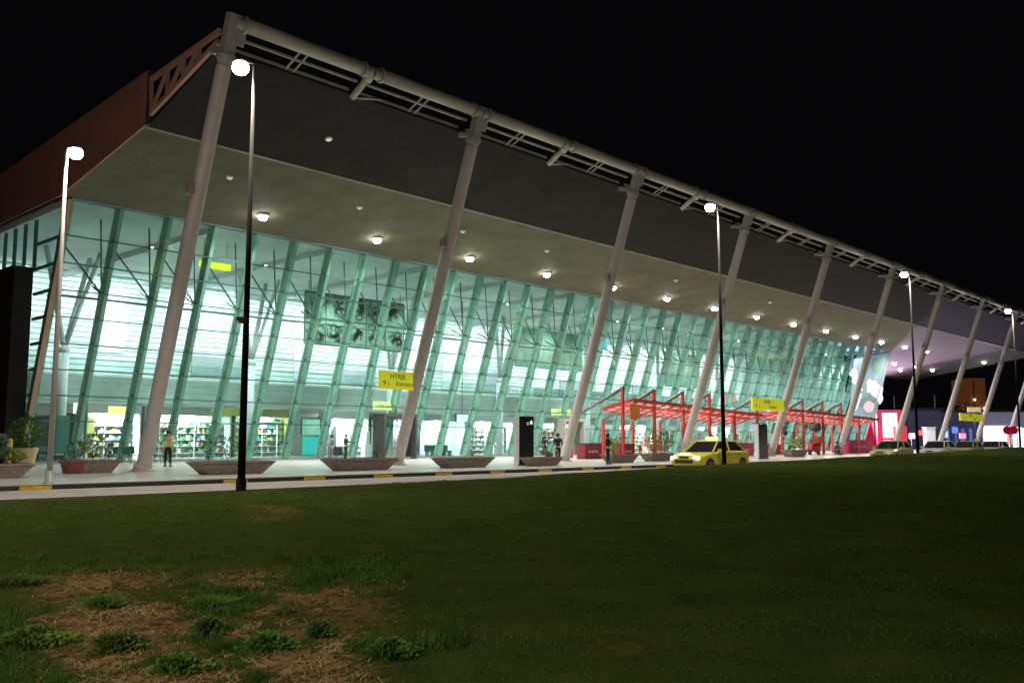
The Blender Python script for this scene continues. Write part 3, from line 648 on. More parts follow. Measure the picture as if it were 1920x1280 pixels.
# ================================================================== entrances and shops on the ground floor
def portal(px0, px1, lab, m=M['white']):
    a = AY(px0, 840, 53.6).x; b_ = AY(px1, 840, 53.6).x
    t = thing('entrance_portal', lab, 'doorway', ((a+b_)/2, 53.2, 0), group='entrance portals in the glass front'); W = b_-a
    mb = MB(); mb.bb(-W/2, -W/2+.15, -.8, .5, 0, 3.05); mb.bb(W/2-.15, W/2, -.8, .5, 0, 3.05); mb.bb(-W/2, W/2, -.8, .5, 3.05, 3.3); bevel(mb.build('frame', m, t), .02)
    for s in (-1, 1):
        mb = MB(); mb.bb(min(0, s*W*.46), max(0, s*W*.46), -.3, -.27, .05, 3.0); d_ = mb.build('door_leaf', M['clear'], t)
        mb = MB(); mb.bb(s*.04, s*.09, -.34, -.30, .05, 3.0); mb.bb(min(s*.04, s*W*.45), max(s*.04, s*W*.45), -.34, -.30, .05, .15); mb.build('leaf_frame', M['steel'], d_)
portal(700, 762, 'dark framed entrance portal under the pale sign by the second column', M['dark'])
portal(1040, 1078, 'entrance portal under the small sign by the third column', M['steel'])

GOODS = [mat('goods_%s' % k, c, .6) for k, c in dict(a=(.5, .45, .1), b=(.08, .3, .12), c=(.7, .7, .68), d=(.5, .08, .06), e=(.05, .25, .28), f=(.35, .3, .25), g=(.06, .1, .08)).items()]
def shop(x0, x1, y, lab, wall, weights, signm=None, nsh=5, cat='shop', items=True, power=60, seed=0):
    W = x1-x0; t = thing('shop_unit', lab, cat, ((x0+x1)/2, y, 0), group='shop units under the mezzanine'); r = random.Random(seed)
    mb = MB(); mb.bb(-W/2, W/2, 1.3, 1.4, 0, 3.7); mb.build('back_wall', wall, t)
    mb = MB(); mb.bb(-W/2, -W/2+.12, -.1, 1.3, 0, 4.0); mb.bb(W/2-.12, W/2, -.1, 1.3, 0, 4.0); mb.bb(-W/2+.12, W/2-.12, -.1, .1, 3.35, 4.0); mb.build('front_frame', signm or M['slab'], t)
    mb = MB(); mb.bb(-W/2+.2, W/2-.2, .2, 1.2, 3.85, 3.9); mb.build('light_panel', M['shopglow'], t)
    lamp('AREA', 'shop_light', (0, .5, 3.8), power*W/.8, (1, .99, .93), target=(0, .6, 0), parent=t, shape='RECTANGLE', size=W*.85, size_y=.8)
    if items:
        mb = MB()
        for k in range(nsh): mb.bb(-W/2+.2, W/2-.2, .85, 1.28, .35+k*.52, .39+k*.52)
        for xx in np.arange(-W/2+.2, W/2, 1.5): mb.bb(xx-.02, xx+.02, .8, 1.28, 0, 2.7)
        mb.build('shelving', M['white'], t)
        mb = MB(); g = [i for i, w_ in enumerate(weights) for _ in range(w_)]
        for k in range(nsh):
            xx = -W/2+.25
            while xx < W/2-.4:
                wv = r.uniform(.12, .4); gi = r.choice(g)
                if r.random() < .85: mb.bb(xx, xx+wv*.9, .88, 1.15, .39+k*.52, .39+k*.52+r.uniform(.15, .4), gi)
                xx += wv
        o = mb.build('goods', GOODS, t); o['kind'] = 'stuff'
    return t
YS = 69.5
def sx(px): return AY(px, 830, YS).x
shop(sx(35), sx(155), YS, 'dark shuttered café room with a teal door at the left end', M['annex'], [1]*7, M['slab'], items=False, power=8, seed=1)
shop(sx(160), sx(262), YS, 'brightest shop with white shelves and a yellow sign left of the first column', M['white'], [2, 0, 9, 0, 1, 1, 0], M['white'], power=230, seed=2)
shop(sx(268), sx(432), YS, 'shop with green stock on low shelves behind the person in a yellow vest', M['white'], [1, 7, 4, 1, 2, 1, 3], M['slab'], power=120, seed=3)
shop(sx(438), sx(545), YS, 'shop with crowded dark green shelves behind the tall lamp pole', M['white'], [1, 3, 3, 0, 6, 1, 5], mat('olive_sign_band', (.3, .32, .1), .5), power=110, nsh=6, seed=4)
shop(sx(612), sx(690), YS, 'white and pale blue lit counter room right of the turquoise panel', mat('pale_blue_wall', (.6, .65, .8), .5), [0, 0, 5, 0, 1, 2, 0], M['white'], power=170, nsh=2, seed=5)
shop(sx(698), sx(780), YS, 'pale stall room behind the entrance portal', M['white'], [1, 1, 6, 0, 1, 1, 0], M['slab'], power=130, nsh=3, seed=6)
shop(sx(785), sx(872), YS, 'pale blue waiting room with dark seats behind the fourth planter', mat('ice_wall', (.55, .8, .8), .5), [0]*2+[3, 0, 1, 0, 0], M['slab'], items=False, power=150, seed=7)
shop(sx(878), sx(962), YS, 'white shop with tall racks left of the black totem', M['white'], [0, 1, 6, 0, 2, 1, 0], M['white'], power=190, nsh=5, seed=8)
shop(sx(1000), sx(1120), YS, 'shop with muted shelves right of the black totem', M['white'], [1, 2, 4, 1, 2, 2, 1], M['slab'], power=100, seed=9)
shop(sx(1125), sx(1290), YS, 'long shop behind the first half of the left red pergola', M['white'], [2, 2, 4, 3, 1, 2, 1], M['slab'], power=110, seed=10)
shop(sx(1295), sx(1420), YS, 'shop with warm goods behind the taxi', M['white'], [3, 1, 4, 4, 0, 3, 0], M['white'], power=130, seed=11)
shop(sx(1425), sx(1520), YS, 'cream lit shop behind the right red pergola', M['white'], [3, 1, 4, 2, 0, 3, 0], M['cream'], power=130, seed=12)
shop(sx(1522), XE-.5, YS, 'bright shop at the far right end of the terminal', M['white'], [3, 1, 5, 3, 0, 2, 0], M['white'], power=150, seed=13)
# extra ground floor pieces
def px_panel(px0, px1, py0, py1, Y, m, name, lab, cat, th=.1, frame=None):
    a = AY(px0, py1, Y); b_ = AY(px1, py1, Y); c_ = AY(px0, py0, Y)
    t = thing(name, lab, cat, ((a.x+b_.x)/2, Y, max(a.z, 0)))
    W = b_.x-a.x; Hh = c_.z-max(a.z, 0); mb = MB(); mb.bb(-W/2, W/2, 0, th, 0, Hh); bevel(mb.build('panel', m, t), .02)
    if frame:
        f = .08; mb = MB(); mb.bb(-W/2-f, W/2+f, -.03, th+.03, Hh, Hh+f); mb.bb(-W/2-f, -W/2, -.03, th+.03, 0, Hh); mb.bb(W/2, W/2+f, -.03, th+.03, 0, Hh); mb.build('frame', frame, t)
    return t, W, Hh
px_panel(566, 600, 785, 815, 64.1, mat('green_poster', (.25, .5, .4), .5, emit=(.25, .55, .45), es=.35, nscale=.9, namt=.4), 'wall_poster', 'green and blue poster above the turquoise panel', 'poster', frame=M['leaf3'])
px_panel(566, 598, 818, 853, 64.0, M['turq'], 'turquoise_panel', 'bright turquoise panel standing behind the glass', 'panel', frame=mat('olive_frame', (.2, .22, .08), .5))
t, W, Hh = px_panel(856, 878, 776, 790, 60, mat('screen_pale_blue', (.6, .65, .8), .3, emit=(.75, .8, 1), es=1.0), 'hanging_screen_monitor', 'pale monitor in a dark frame hanging behind the glass', 'monitor', th=.12, frame=M['dark'])
mb = MB(); mb.tube((0, .05, Hh), (0, .05, ZT-t.location.z), .03, n=6); mb.build('hanger', M['dark'], t)
px_panel(164, 177, 782, 812, 66, mat('yellow_poster', (.7, .65, .15), .5, emit=(.8, .78, .3), es=.6), 'standing_poster', 'yellow standing poster left in the brightest shop', 'poster')
px_panel(203, 244, 761, 776, 66.9, mat('pale_yellow_sign', (.8, .75, .2), .5, emit=(1, .92, .3), es=1.1), 'shop_sign', 'pale yellow lit shop sign over the brightest shop', 'sign')
px_panel(395, 450, 765, 778, 66.9, mat('olive_sign', (.35, .33, .08), .5), 'shop_sign', 'olive shop sign left of the tall lamp pole', 'sign')
px_panel(138, 152, 755, 775, 57, glow('white_box_glow', (1, 1, .93), 1.6), 'light_box', 'small square white light box on a pole at the left of the shops', 'light box')
px_panel(62, 100, 778, 830, 58, M['dark'], 'dark_door_panel', 'dark door panel behind the left lamp post', 'door')
px_panel(102, 128, 778, 850, 58.2, M['tealcloth'], 'teal_door', 'plain teal door beside the dark door panel', 'door')
# queue of pale pillars / racks near portal
t = thing('stall', 'tall pale stall with white banners beside the entrance portal', 'stall', (AY(708, 850, 60).x, 60, 0))
mb = MB(); mb.box((0, 0, .55), (2.0, .9, 1.1)); bevel(mb.build('counter', M['white'], t), .03)
mb = MB(); mb.box((.2, .3, 2.1), (1.2, .12, 2.0)); mb.box((-.8, .3, 1.6), (.3, .12, 1.0)); mb.build('banner', M['white'], t)
mb = MB(); mb.box((.2, .2, 3.2), (1.6, .3, .25)); mb.build('header', M['dark'], t)

# ================================================================== street lamps
def street_lamp(X, Y, zb, Hh, lab, pm, power, side=-1, armlen=.55, head_dir=None, r=.10, rt_=.038):
    t = thing('street_lamp', lab, 'street lamp', (X, Y, zb), group='tall street lamps along the road')
    mb = MB(); mb.lathe((0, 0, 0), [(.16, 0), (.16, .04), (r+.03, .06), (r+.03, .35), (r, .38)], 16); mb.tube((0, 0, .3), (0, 0, Hh-.1), r, rt_, n=14); mb.build('pole', pm, t, True)
    d = Vector(head_dir or (-.45, .25, 0)).normalized()
    e = d*armlen
    mb = MB(); mb.tube((0, 0, Hh-.02), (e.x*.85, e.y*.85, Hh+.03), .035, n=10); mb.build('arm', pm, t, True)
    mb = MB(); mb.lathe((e.x, e.y, Hh-.02), [(.17, 0), (.20, .03), (.18, .08), (.08, .13), (.03, .14)], 20); mb.build('head', M['dark'], t, True)
    mb = MB(); mb.lathe((e.x, e.y, Hh-.33), [(.05, 0), (.14, .03), (.20, .10), (.22, .18), (.20, .27), (.17, .305)], 20); mb.build('lens', M['lampglow'], t, True)
    lamp('SPOT', 'lamp', (e.x, e.y, Hh-.4), power, (1, .90, .78), size=.2, target=(e.x, e.y, 0), parent=t, spot_size=2.75, spot_blend=.45)
    lamp('POINT', 'stray_light', (e.x, e.y, Hh-.45), power*.16, (1, .88, .78), size=.2, parent=t)
    return t
for i, (X, lab) in enumerate(((12.55, 'tallest dark street lamp in front of the terminal, between the first and second raking columns'), (36.35, 'dark street lamp rising past the taxi'),
                              (60.15, 'street lamp in front of the terminal end'), (83.4, 'street lamp at the right edge of the picture'))):
    t = street_lamp(X, 21.0, -.05, (11.3, 12.02, 12.12, 12.18)[i], lab, M['pole'], 3000, head_dir=(-.5, .5, 0), armlen=.36)
    if i == 0:
        mb = MB(); mb.box((-.1, .0, 4.4), (.22, .12, .16)); mb.box((-.22, 0, 4.42), (.14, .1, .1)); mb.build('camera_box', M['rake'], t)
street_lamp(-11.2, 21.0, -.05, 11.35, 'street lamp of the road row out at the far left', M['pole'], 7000, head_dir=(.5, -.5, 0))
street_lamp(-8.5, 3.0, -.4, 8.0, 'unseen lamp added on the lawn out at the left to light the bare patch', M['pole'], 4500, head_dir=(.5, .3, 0), armlen=.36)  # out of view, added to brighten the left foreground
g = AY(92, 903, 29.7)
street_lamp(g.x, 29.7, 0, 10.55, 'white lamp post on the pavement at the left, before the glass corner', M['postwhite'], 1000, head_dir=(.5, -.1, 0), armlen=.26, r=.09, rt_=.045)

# ================================================================== planters and plants
def planter(px, py, L, Wd, Hh, lab, rz=0, red=False, plants=()):
    g = G(px, py, 0); t = thing('planter', lab, 'planter', (g.x, g.y, 0), rz, 'concrete planters on the pavement')
    mb = MB(); mb.box((0, 0, Hh/2), (L, Wd, Hh), taper=.74, tapery=.6); mb.bb(-L/2-.04, L/2+.04, -Wd/2-.04, Wd/2+.04, Hh+.002, Hh+.07)
    bevel(mb.build('trough', M['concrete'], t), .03)
    if red:
        mb = MB(); mb.box((-L*.33, -.035, Hh/2), (L*.28, Wd*.98, Hh*.94), taper=.86, tapery=.6); mb.build('red_end', M['terracotta'], t)
    mb = MB(); mb.bb(-L/2+.06, L/2-.06, -Wd/2+.06, Wd/2-.06, Hh+.06, Hh+.09); mb.build('soil', M['soil'], t)
    for i, (dx, R, H2, mm, n_, ls, lab2) in enumerate(plants):
        p = thing('shrub', lab2, 'shrub', (g.x+dx*math.cos(rz), g.y+dx*math.sin(rz), Hh+.08), group='shrubs in the concrete planters')
        mb = MB()
        for q in range(5):
            a_ = q*1.3; mb.tube((0, 0, 0), (R*.5*math.cos(a_), R*.5*math.sin(a_), H2*.7), .012, .006, n=5)
        mb.build('stems', M['wood'], p)
        mb = MB(); leaves(mb, (0, 0, H2*.1), R, H2*.9, n_, ls, seed=i+int(px)); mb.build('foliage', M[mm], p)
    return t
planter(-32, 897, 2.9, 1.1, .42, 'brown concrete planter cut by the left edge', plants=((.2, .45, .9, 'leaf3', 160, .28, 'grey green spiky plant in the leftmost planter'), (.9, .4, .45, 'leaf2', 160, .15, 'yellow green low plant in the leftmost planter')))
planter(168, 886, 2.15, 1.0, .46, 'planter with a red painted left end in front of the brightest shop', red=True, plants=((-.6, .35, .75, 'leaf3', 160, .12, 'grey shrub at the left end of the red ended planter'),
        (.1, .42, 1.0, 'leaf2', 240, .14, 'yellow green shrub in the middle of the red ended planter'), (.75, .3, .6, 'leaf', 130, .12, 'dark green shrub at the right end of the red ended planter')))
planter(434, 888, 3.2, 1.1, .42, 'long concrete planter behind the tall lamp pole', plants=((-1.0, .32, 1.0, 'leaf', 110, .12, 'thin dark shrub at the left of the planter behind the lamp pole'), (-.2, .35, .9, 'leaf3', 110, .12, 'loose shrub in the middle of the planter behind the lamp pole')))
planter(676, 881, 3.5, 1.1, .44, 'long concrete planter in front of the second raking column', plants=((.9, .18, .55, 'leaf', 60, .1, 'small shrub in the planter before the second column'),))
planter(869, 876, 3.3, 1.1, .42, 'concrete planter left of the black totem', plants=((.6, .2, .45, 'leaf', 60, .1, 'small dark shrub in the planter left of the totem'),))
planter(1016, 873, 2.2, 1.1, .38, 'low concrete planter just right of the black totem', plants=((.3, .3, .3, 'leaf4', 80, .1, 'dry brown plant in the low planter by the totem'),))
planter(1162, 867, 2.6, 1.0, .42, 'concrete planter behind the person in black', plants=((-.7, .4, .9, 'leaf2', 200, .14, 'pale green shrub behind the person in black'),))
planter(1232, 864, 2.6, 1.0, .42, 'concrete planter left of the taxi', plants=((-.4, .5, 1.1, 'leaf4', 220, .15, 'orange brown shrub left of the taxi'), (.8, .6, 1.4, 'leaf', 260, .16, 'green shrub just left of the fourth raking column')))
planter(1490, 856, 3.2, 1.0, .5, 'concrete planter right of the tall dark totem by the sign', plants=((0, .6, 1.2, 'leaf2', 260, .18, 'olive shrub in the planter under the right pergola'), (1.0, .4, .9, 'leaf', 160, .15, 'green shrub right of the olive one under the pergola')))
def pot_plant(px, py, H1, R1, lab, leafm, hh, R2, n_, ls, body=M['cream'], seed=1):
    g = G(px, py); t = thing('potted_plant', lab, 'potted plant', (g.x, g.y, 0))
    mb = MB(); mb.lathe((0, 0, 0), [(R1*.6, 0), (R1*.75, H1*.2), (R1*.95, H1*.8), (R1*1.08, H1*.94), (R1*1.08, H1), (R1*.9, H1), (R1*.88, H1*.9)], 24); mb.build('pot', body, t, True)
    mb = MB(); mb.tube((0, 0, H1*.85), (0, 0, H1+hh*.5), .03, n=8)
    for q in range(6): mb.tube((0, 0, H1), (R2*.6*math.cos(q), R2*.6*math.sin(q), H1+hh*.8), .014, .006, n=5)
    mb.build('stems', M['wood'], t)
    mb = MB(); leaves(mb, (0, 0, H1*.95), R2, hh, n_, ls, seed=seed); mb.build('foliage', M[leafm], t)
pot_plant(47, 877, .95, .52, 'large cream urn with a dark round shrub at the left', 'leaf', 1.5, .78, 620, .17)
pot_plant(1297, 852, .5, .3, 'orange leaved shrub in a pot under the red pergola', 'leaf4', 1.3, .5, 260, .14, M['terracotta'], 5)
pot_plant(1395, 852, .5, .3, 'pale green potted plant beside the magenta counter', 'leaf2', 1.2, .5, 260, .14, M['terracotta'], 6)
# small post, orange figure-like dispenser with lamp
g = G(17, 884); t = thing('bollard', 'yellow bollard standing at the left planter', 'bollard', (g.x+.3, g.y+1, 0))
mb = MB(); mb.lathe((0, 0, 0), [(.16, 0), (.16, .05), (.12, .08), (.12, 1.25), (.08, 1.36), (.02, 1.4)], 16); mb.build('post', mat('bollard_yellow', (.6, .42, .06), .5), t, True)
g = G(22, 868); t = thing('gas_heater', 'orange patio heater glowing above the shrubs at the far left', 'heater', (g.x, g.y, 0))
mb = MB(); mb.lathe((0, 0, 0), [(.35, 0), (.35, .6), (.08, .7), (.06, 1.9)], 16); mb.build('stand', M['dark'], t, True)
mb = MB(); mb.lathe((0, 0, 1.9), [(.12, 0), (.45, .35), (.5, .8), (.35, .95)], 16); mb.build('burner', mat('amber_glow', (.7, .3, .05), .5, emit=(1, .38, .05), es=.7), t, True)
mb = MB(); mb.lathe((.2, 0, 2.85), [(.14, 0), (.14, .9), (.05, 1.1)], 10); mb.build('flame_tube', glow('lamp_white', (1, .97, .85), 1.3), t, True)

# café tables and chairs
def chair(px, py, rz, lab, m=M['chair']):
    g = G(px, py); t = thing('cafe_chair', lab, 'chair', (g.x, g.y, 0), rz, 'café chairs outside the shops')
    mb = MB(); mb.bb(-.24, .24, -.24, .24, .43, .48); bevel(mb.build('seat', m, t), .02)
    mb = MB(); mb.box((0, .24, .74), (.46, .04, .46), rx=-.15); bevel(mb.build('backrest', m, t), .02)
    for sx_, sy in ((-1, -1), (1, -1), (-1, 1), (1, 1)):
        mb = MB(); mb.tube((sx_*.2, sy*.2, .43), (sx_*.25, sy*.25, 0), .018, n=6); mb.build('leg', m, t)
chs = [(222, 867, .3, 'green café chair right of the red ended planter'), (236, 869, 2.6, 'green café chair second from the red ended planter'), (250, 866, .2, 'green café chair before the pillar foot'), (290, 868, 1.8, 'green café chair between the first column and the person in a vest'),
       (238, 862, -1.5, 'green café chair farther back by the table')]
for c in chs: chair(*c)
def table(px, py, lab, m):
    g = G(px, py); t = thing('cafe_table', lab, 'table', (g.x, g.y, 0), group='café tables')
    mb = MB(); mb.lathe((0, 0, .72), [(.42, 0), (.42, .03)], 20); mb.build('tabletop', m, t); mb = MB(); mb.lathe((0, 0, 0), [(.28, 0), (.28, .03), (.04, .05), (.03, .72)], 14); mb.build('pedestal', M['dark'], t)
table(230, 865, 'round teal café table by the first raking column', M['tealcloth']); table(103, 866, 'small white café table behind the left lamp post', M['white'])
def armchair(px, py, rz, lab, m):
    g = G(px, py); t = thing('armchair', lab, 'armchair', (g.x, g.y, 0), rz, 'armchairs on the left terrace')
    mb = MB(); mb.bb(-.38, .38, -.38, .38, .14, .4); bevel(mb.build('base', M['dark'], t), .03)
    mb = MB(); mb.bb(-.3, .3, -.36, .28, .4, .52); bevel(mb.build('cushion', m, t), .04)
    mb = MB(); mb.bb(-.38, .38, .28, .42, .4, .95); bevel(mb.build('backrest', m, t), .04)
    for s in (-1, 1):
        mb = MB(); mb.bb(min(s*.3, s*.4), max(s*.3, s*.4), -.38, .28, .4, .66); bevel(mb.build('armrest', M['dark'], t), .02)
armchair(70, 868, .5, 'teal armchair right of the cream urn', M['tealcloth']); armchair(90, 864, 2.4, 'teal armchair behind the left lamp post', M['tealcloth']); armchair(112, 865, -.6, 'pale armchair beside the small white table', M['white'])

# ================================================================== totems
def totem(px0, px1, Y, Hh, lab, icons):
    a = AY(px0, 870, Y); b_ = AY(px1, 870, Y); W = b_.x-a.x
    t = thing('totem', lab, 'totem', ((a.x+b_.x)/2, Y, 0), group='tall black information totems')
    mb = MB(); mb.bb(-W/2, W/2, -.12, .12, .06, Hh); bevel(mb.build('body', M['black'], t), .015)
    mb = MB(); mb.bb(-W/2-.14, -W/2-.002, -.14, .14, .0, Hh+.01); bevel(mb.build('side_panel', M['white'], t), .01)
    mb = MB(); mb.bb(-W/2-.1, W/2+.06, -.2, .2, 0, .055); mb.build('base', M['dark'], t)
    if icons:
        im = glow('icon_white', (1, 1, 1), 1.0)
        for dx, dz, rr in ((.10, .40, .09), (W*.32, .34, .10)):
            mb = MB(); mb.tube((dx, -.125, Hh-dz), (dx, -.135, Hh-dz), rr, n=16)
            if dx > .2: mb.add([(dx-.02, -.13, Hh-dz+.05), (dx+.02, -.13, Hh-dz+.05), (dx, -.13, Hh-dz+.2)], [(0, 1, 2)])
            mb.build('icon', im if dx > .2 else M['white'], t)
totem(970, 998, 33.4, 2.62, 'tall black totem with two white icons near its top', True)
totem(1421, 1438, 33.4, 2.55, 'tall dark totem at the right of the taxi, without icons', False)

# ================================================================== red pergolas
def pergola(x0, n_, sp, y0, zt, z0, z1, lab, x1, struts, grp='red café pergolas', beamends=True):
    t = thing('pergola', lab, 'pergola', (x0, y0, 0), group=grp); L = x1-x0; Dp = 5.0
    xx = [i*sp for i in range(n_)]
    for i, X in enumerate(xx):
        tall = i in struts
        mb = MB(); zc = z0+(z1-z0)*X/L
        mb.bb(X-.10, X+.10, -.1, .1, 0, zt if tall else zc); mb.build('post', M['red'], t)
        mb = MB(); mb.bb(X-.09, X+.09, Dp-.1, Dp+.1, 0, 3.0); mb.build('post', M['red'], t)
        if tall:
            mb = MB(); mb.tube((X, 0, zt), (X, Dp, 3.0), .12, n=10); mb.tube((X-.02, 0, zt-.12), (X-.02, 0, zt+.12), .17, n=10); mb.build('strut', M['dark2'], t, True)
        else:
            mb = MB(); mb.bb(X-.06, X+.06, .1, Dp-.1, zc-.25, zc-.1); mb.build('rafter', M['red'], t)
    s = .7; f = lambda X: z0+(z1-z0)*X/L
    def bar(yk, wd, dz, th): return [(s, yk, f(s)+dz), (L, yk, f(L)+dz), (L, yk+wd, f(L)+dz-wd*.3), (s, yk+wd, f(s)+dz-wd*.3), (s, yk, f(s)+dz+th), (L, yk, f(L)+dz+th), (L, yk+wd, f(L)+dz+th-wd*.3), (s, yk+wd, f(s)+dz+th-wd*.3)]
    BF = [(0, 3, 2, 1), (4, 5, 6, 7), (0, 1, 5, 4), (1, 2, 6, 5), (2, 3, 7, 6), (3, 0, 4, 7)]
    for k in range(5):            # louvres along the length, stepping down to the back, lit strips between them
        yk = -.5+k*.62; mb = MB(); mb.add(bar(yk, .34, -.15*k, .10), BF); mb.build('canopy_slat', M['red'], t)
        if k in (0, 2, 3): mb = MB(); mb.add(bar(yk+.36, .22, -.15*k-.10, .03), BF); mb.build('light_strip', M['redglow'], t)
    for X in np.arange(s+.6, L, 1.25): mb = MB(); mb.beam((X, -.5, f(X)-.06), (X, 2.3, f(X)-.9), .07, .09); mb.build('rafter', M['red'], t)
    for X in np.arange(2.0, L, 5.0): lamp('POINT', 'strip_lamp', (X, .8, f(X)-.9), 45, (1, .72, .6), size=.3, parent=t)
    mb = MB(); mb.beam((s, -.55, f(s)+.07), (L, -.55, f(L)+.07), .1, .2); mb.beam((s, -.55, f(s)+.07), (s, 2.4, f(s)-.55), .1, .26); mb.beam((L, -.55, f(L)+.07), (L, 2.4, f(L)-.55), .1, .26); mb.build('canopy_edge', M['red'], t)
    return t
Yp = 41.0
xa = AY(1168, 800, Yp).x; xb = AY(1420, 800, Yp).x
pergola(xa, 6, (xb-xa)/5, Yp, 5.25, 4.35, 3.6, 'left red pergola with striped lit canopy, behind the taxi', xb, (0, 1, 2, 3, 5))
xa2 = AY(1466, 800, Yp).x; xb2 = AY(1640, 800, Yp).x
pergola(xa2, 6, (xb2-xa2)/5, Yp, 5.25, 4.25, 3.7, 'right red pergola with striped lit canopy, near the terminal end', xb2, (1, 2, 3))
g = AY(1192, 770, Yp+.1); t = thing('hanging_lantern', 'orange panel hanging at the left end of the left pergola', 'banner', (g.x, Yp+.2, 2.95))
mb = MB(); mb.bb(-.62, .62, -.06, .06, 0, 1.15); bevel(mb.build('cloth', M['orange'], t), .03); mb = MB(); mb.tube((-.5, 0, 1.15), (-.5, 0, 1.5), .02, n=6); mb.tube((.5, 0, 1.15), (.5, 0, 1.5), .02, n=6); mb.build('hook', M['dark'], t)
def counter(px0, px1, Y, Hh, m, lab, marks=True):
    a = AY(px0, 850, Y).x; b_ = AY(px1, 850, Y).x; W = b_-a
    t = thing('counter', lab, 'counter', ((a+b_)/2, Y, 0), group='red counters around the pergolas')
    mb = MB(); mb.bb(-W/2, W/2, 0, .8, 0, Hh); bevel(mb.build('body', m, t), .03); mb = MB(); mb.bb(-W/2-.05, W/2+.05, -.05, .85, Hh, Hh+.05); mb.build('top', M['dark'], t)
    if marks:
        mb = MB(); r = random.Random(int(px0)); x_ = -W*.28
        while x_ < W*.26:
            h_ = r.uniform(.12, .2); mb.bb(x_, x_+.07, -.012, -.004, Hh*.5-h_/2, Hh*.5+h_/2); mb.bb(x_, x_+.14, -.012, -.004, Hh*.5-.02, Hh*.5+.02); x_ += .19
        mb.build('logo', M['white'], t)
maroon = mat('counter_maroon', (.22, .02, .03), .5); mag = mat('counter_magenta', (.5, .03, .12), .5)
counter(1097, 1129, 42, 1.1, maroon, 'dark red counter with white lettering, leftmost of the café'); counter(1163, 1190, 42, 1.05, maroon, 'dark red counter with white lettering under the first pergola post')
counter(1378, 1414, 42, 1.1, mag, 'magenta counter at the right end of the left pergola'); counter(1592, 1636, 42, 1.4, mag, 'red counter at the right end of the right pergola')
counter(1447, 1466, 43, 1.0, maroon, 'small dark red counter beside the tall dark totem', False)
# red seats / scooter kiddie-like ride: a red motor scooter with top box
g = G(1527, 852); t = thing('scooter', 'red motor scooter with a black top box under the right pergola', 'scooter', (AY(1527, 845, 40.0).x, 40.0, 0), 0)
mb = MB(); mb.lathe((0, 0, 0), [(.3, -.06), (.3, .06)], 18); 
def wheel(parent, x, y, z, R, W, m1=M['rubber'], m2=M['rim'], nm='wheel'):
    mb = MB(); mb.tube((x, y-W/2, z), (x, y+W/2, z), R, n=22); wv = mb.build(nm, m1, parent, False)
    mb = MB(); mb.tube((x, y-W/2-.01, z), (x, y+W/2+.01, z), R*.6, n=16); mb.build('rim', m2, wv); return wv
wheel(t, -1.0, 0, .28, .28, .14); wheel(t, .9, 0, .28, .28, .14)
mb = MB(); mb.box((.35, 0, .62), (1.5, .55, .62), taper=.7); mb.box((-.35, 0, .38), (.9, .4, .14)); mb.beam((-.95, 0, .35), (-.65, 0, 1.35), .5, .2); bevel(mb.build('body', M['red'], t), .08, 3)
mb = MB(); mb.box((.35, 0, 1.0), (1.0, .38, .14)); bevel(mb.build('saddle', M['black'], t), .05)
mb = MB(); mb.tube((-.65, -.42, 1.45), (-.65, .42, 1.45), .03, n=8); mb.tube((-.95, 0, .28), (-.63, 0, 1.45), .04, n=8); mb.build('handlebar', M['dark'], t)
mb = MB(); mb.box((.95, 0, 1.4), (.75, .7, .7)); bevel(mb.build('top_box', mat('topbox_orange', (.6, .12, .05), .5), t), .06)
a = AY(1528, 800, 41.5); t = thing('hanging_lamp', 'round dark lamp hanging under the right pergola above the scooter', 'lamp', (a.x, 41.5, a.z))
mb = MB(); mb.lathe((0, 0, -.55), [(.1, 0), (.55, .2), (.62, .55), (.5, .9), (.1, 1.05)], 18); mb.build('shade', M['dark'], t, True); mb = MB(); mb.tube((0, 0, .4), (0, 0, 1.2), .02, n=6); mb.build('cord', M['dark'], t)

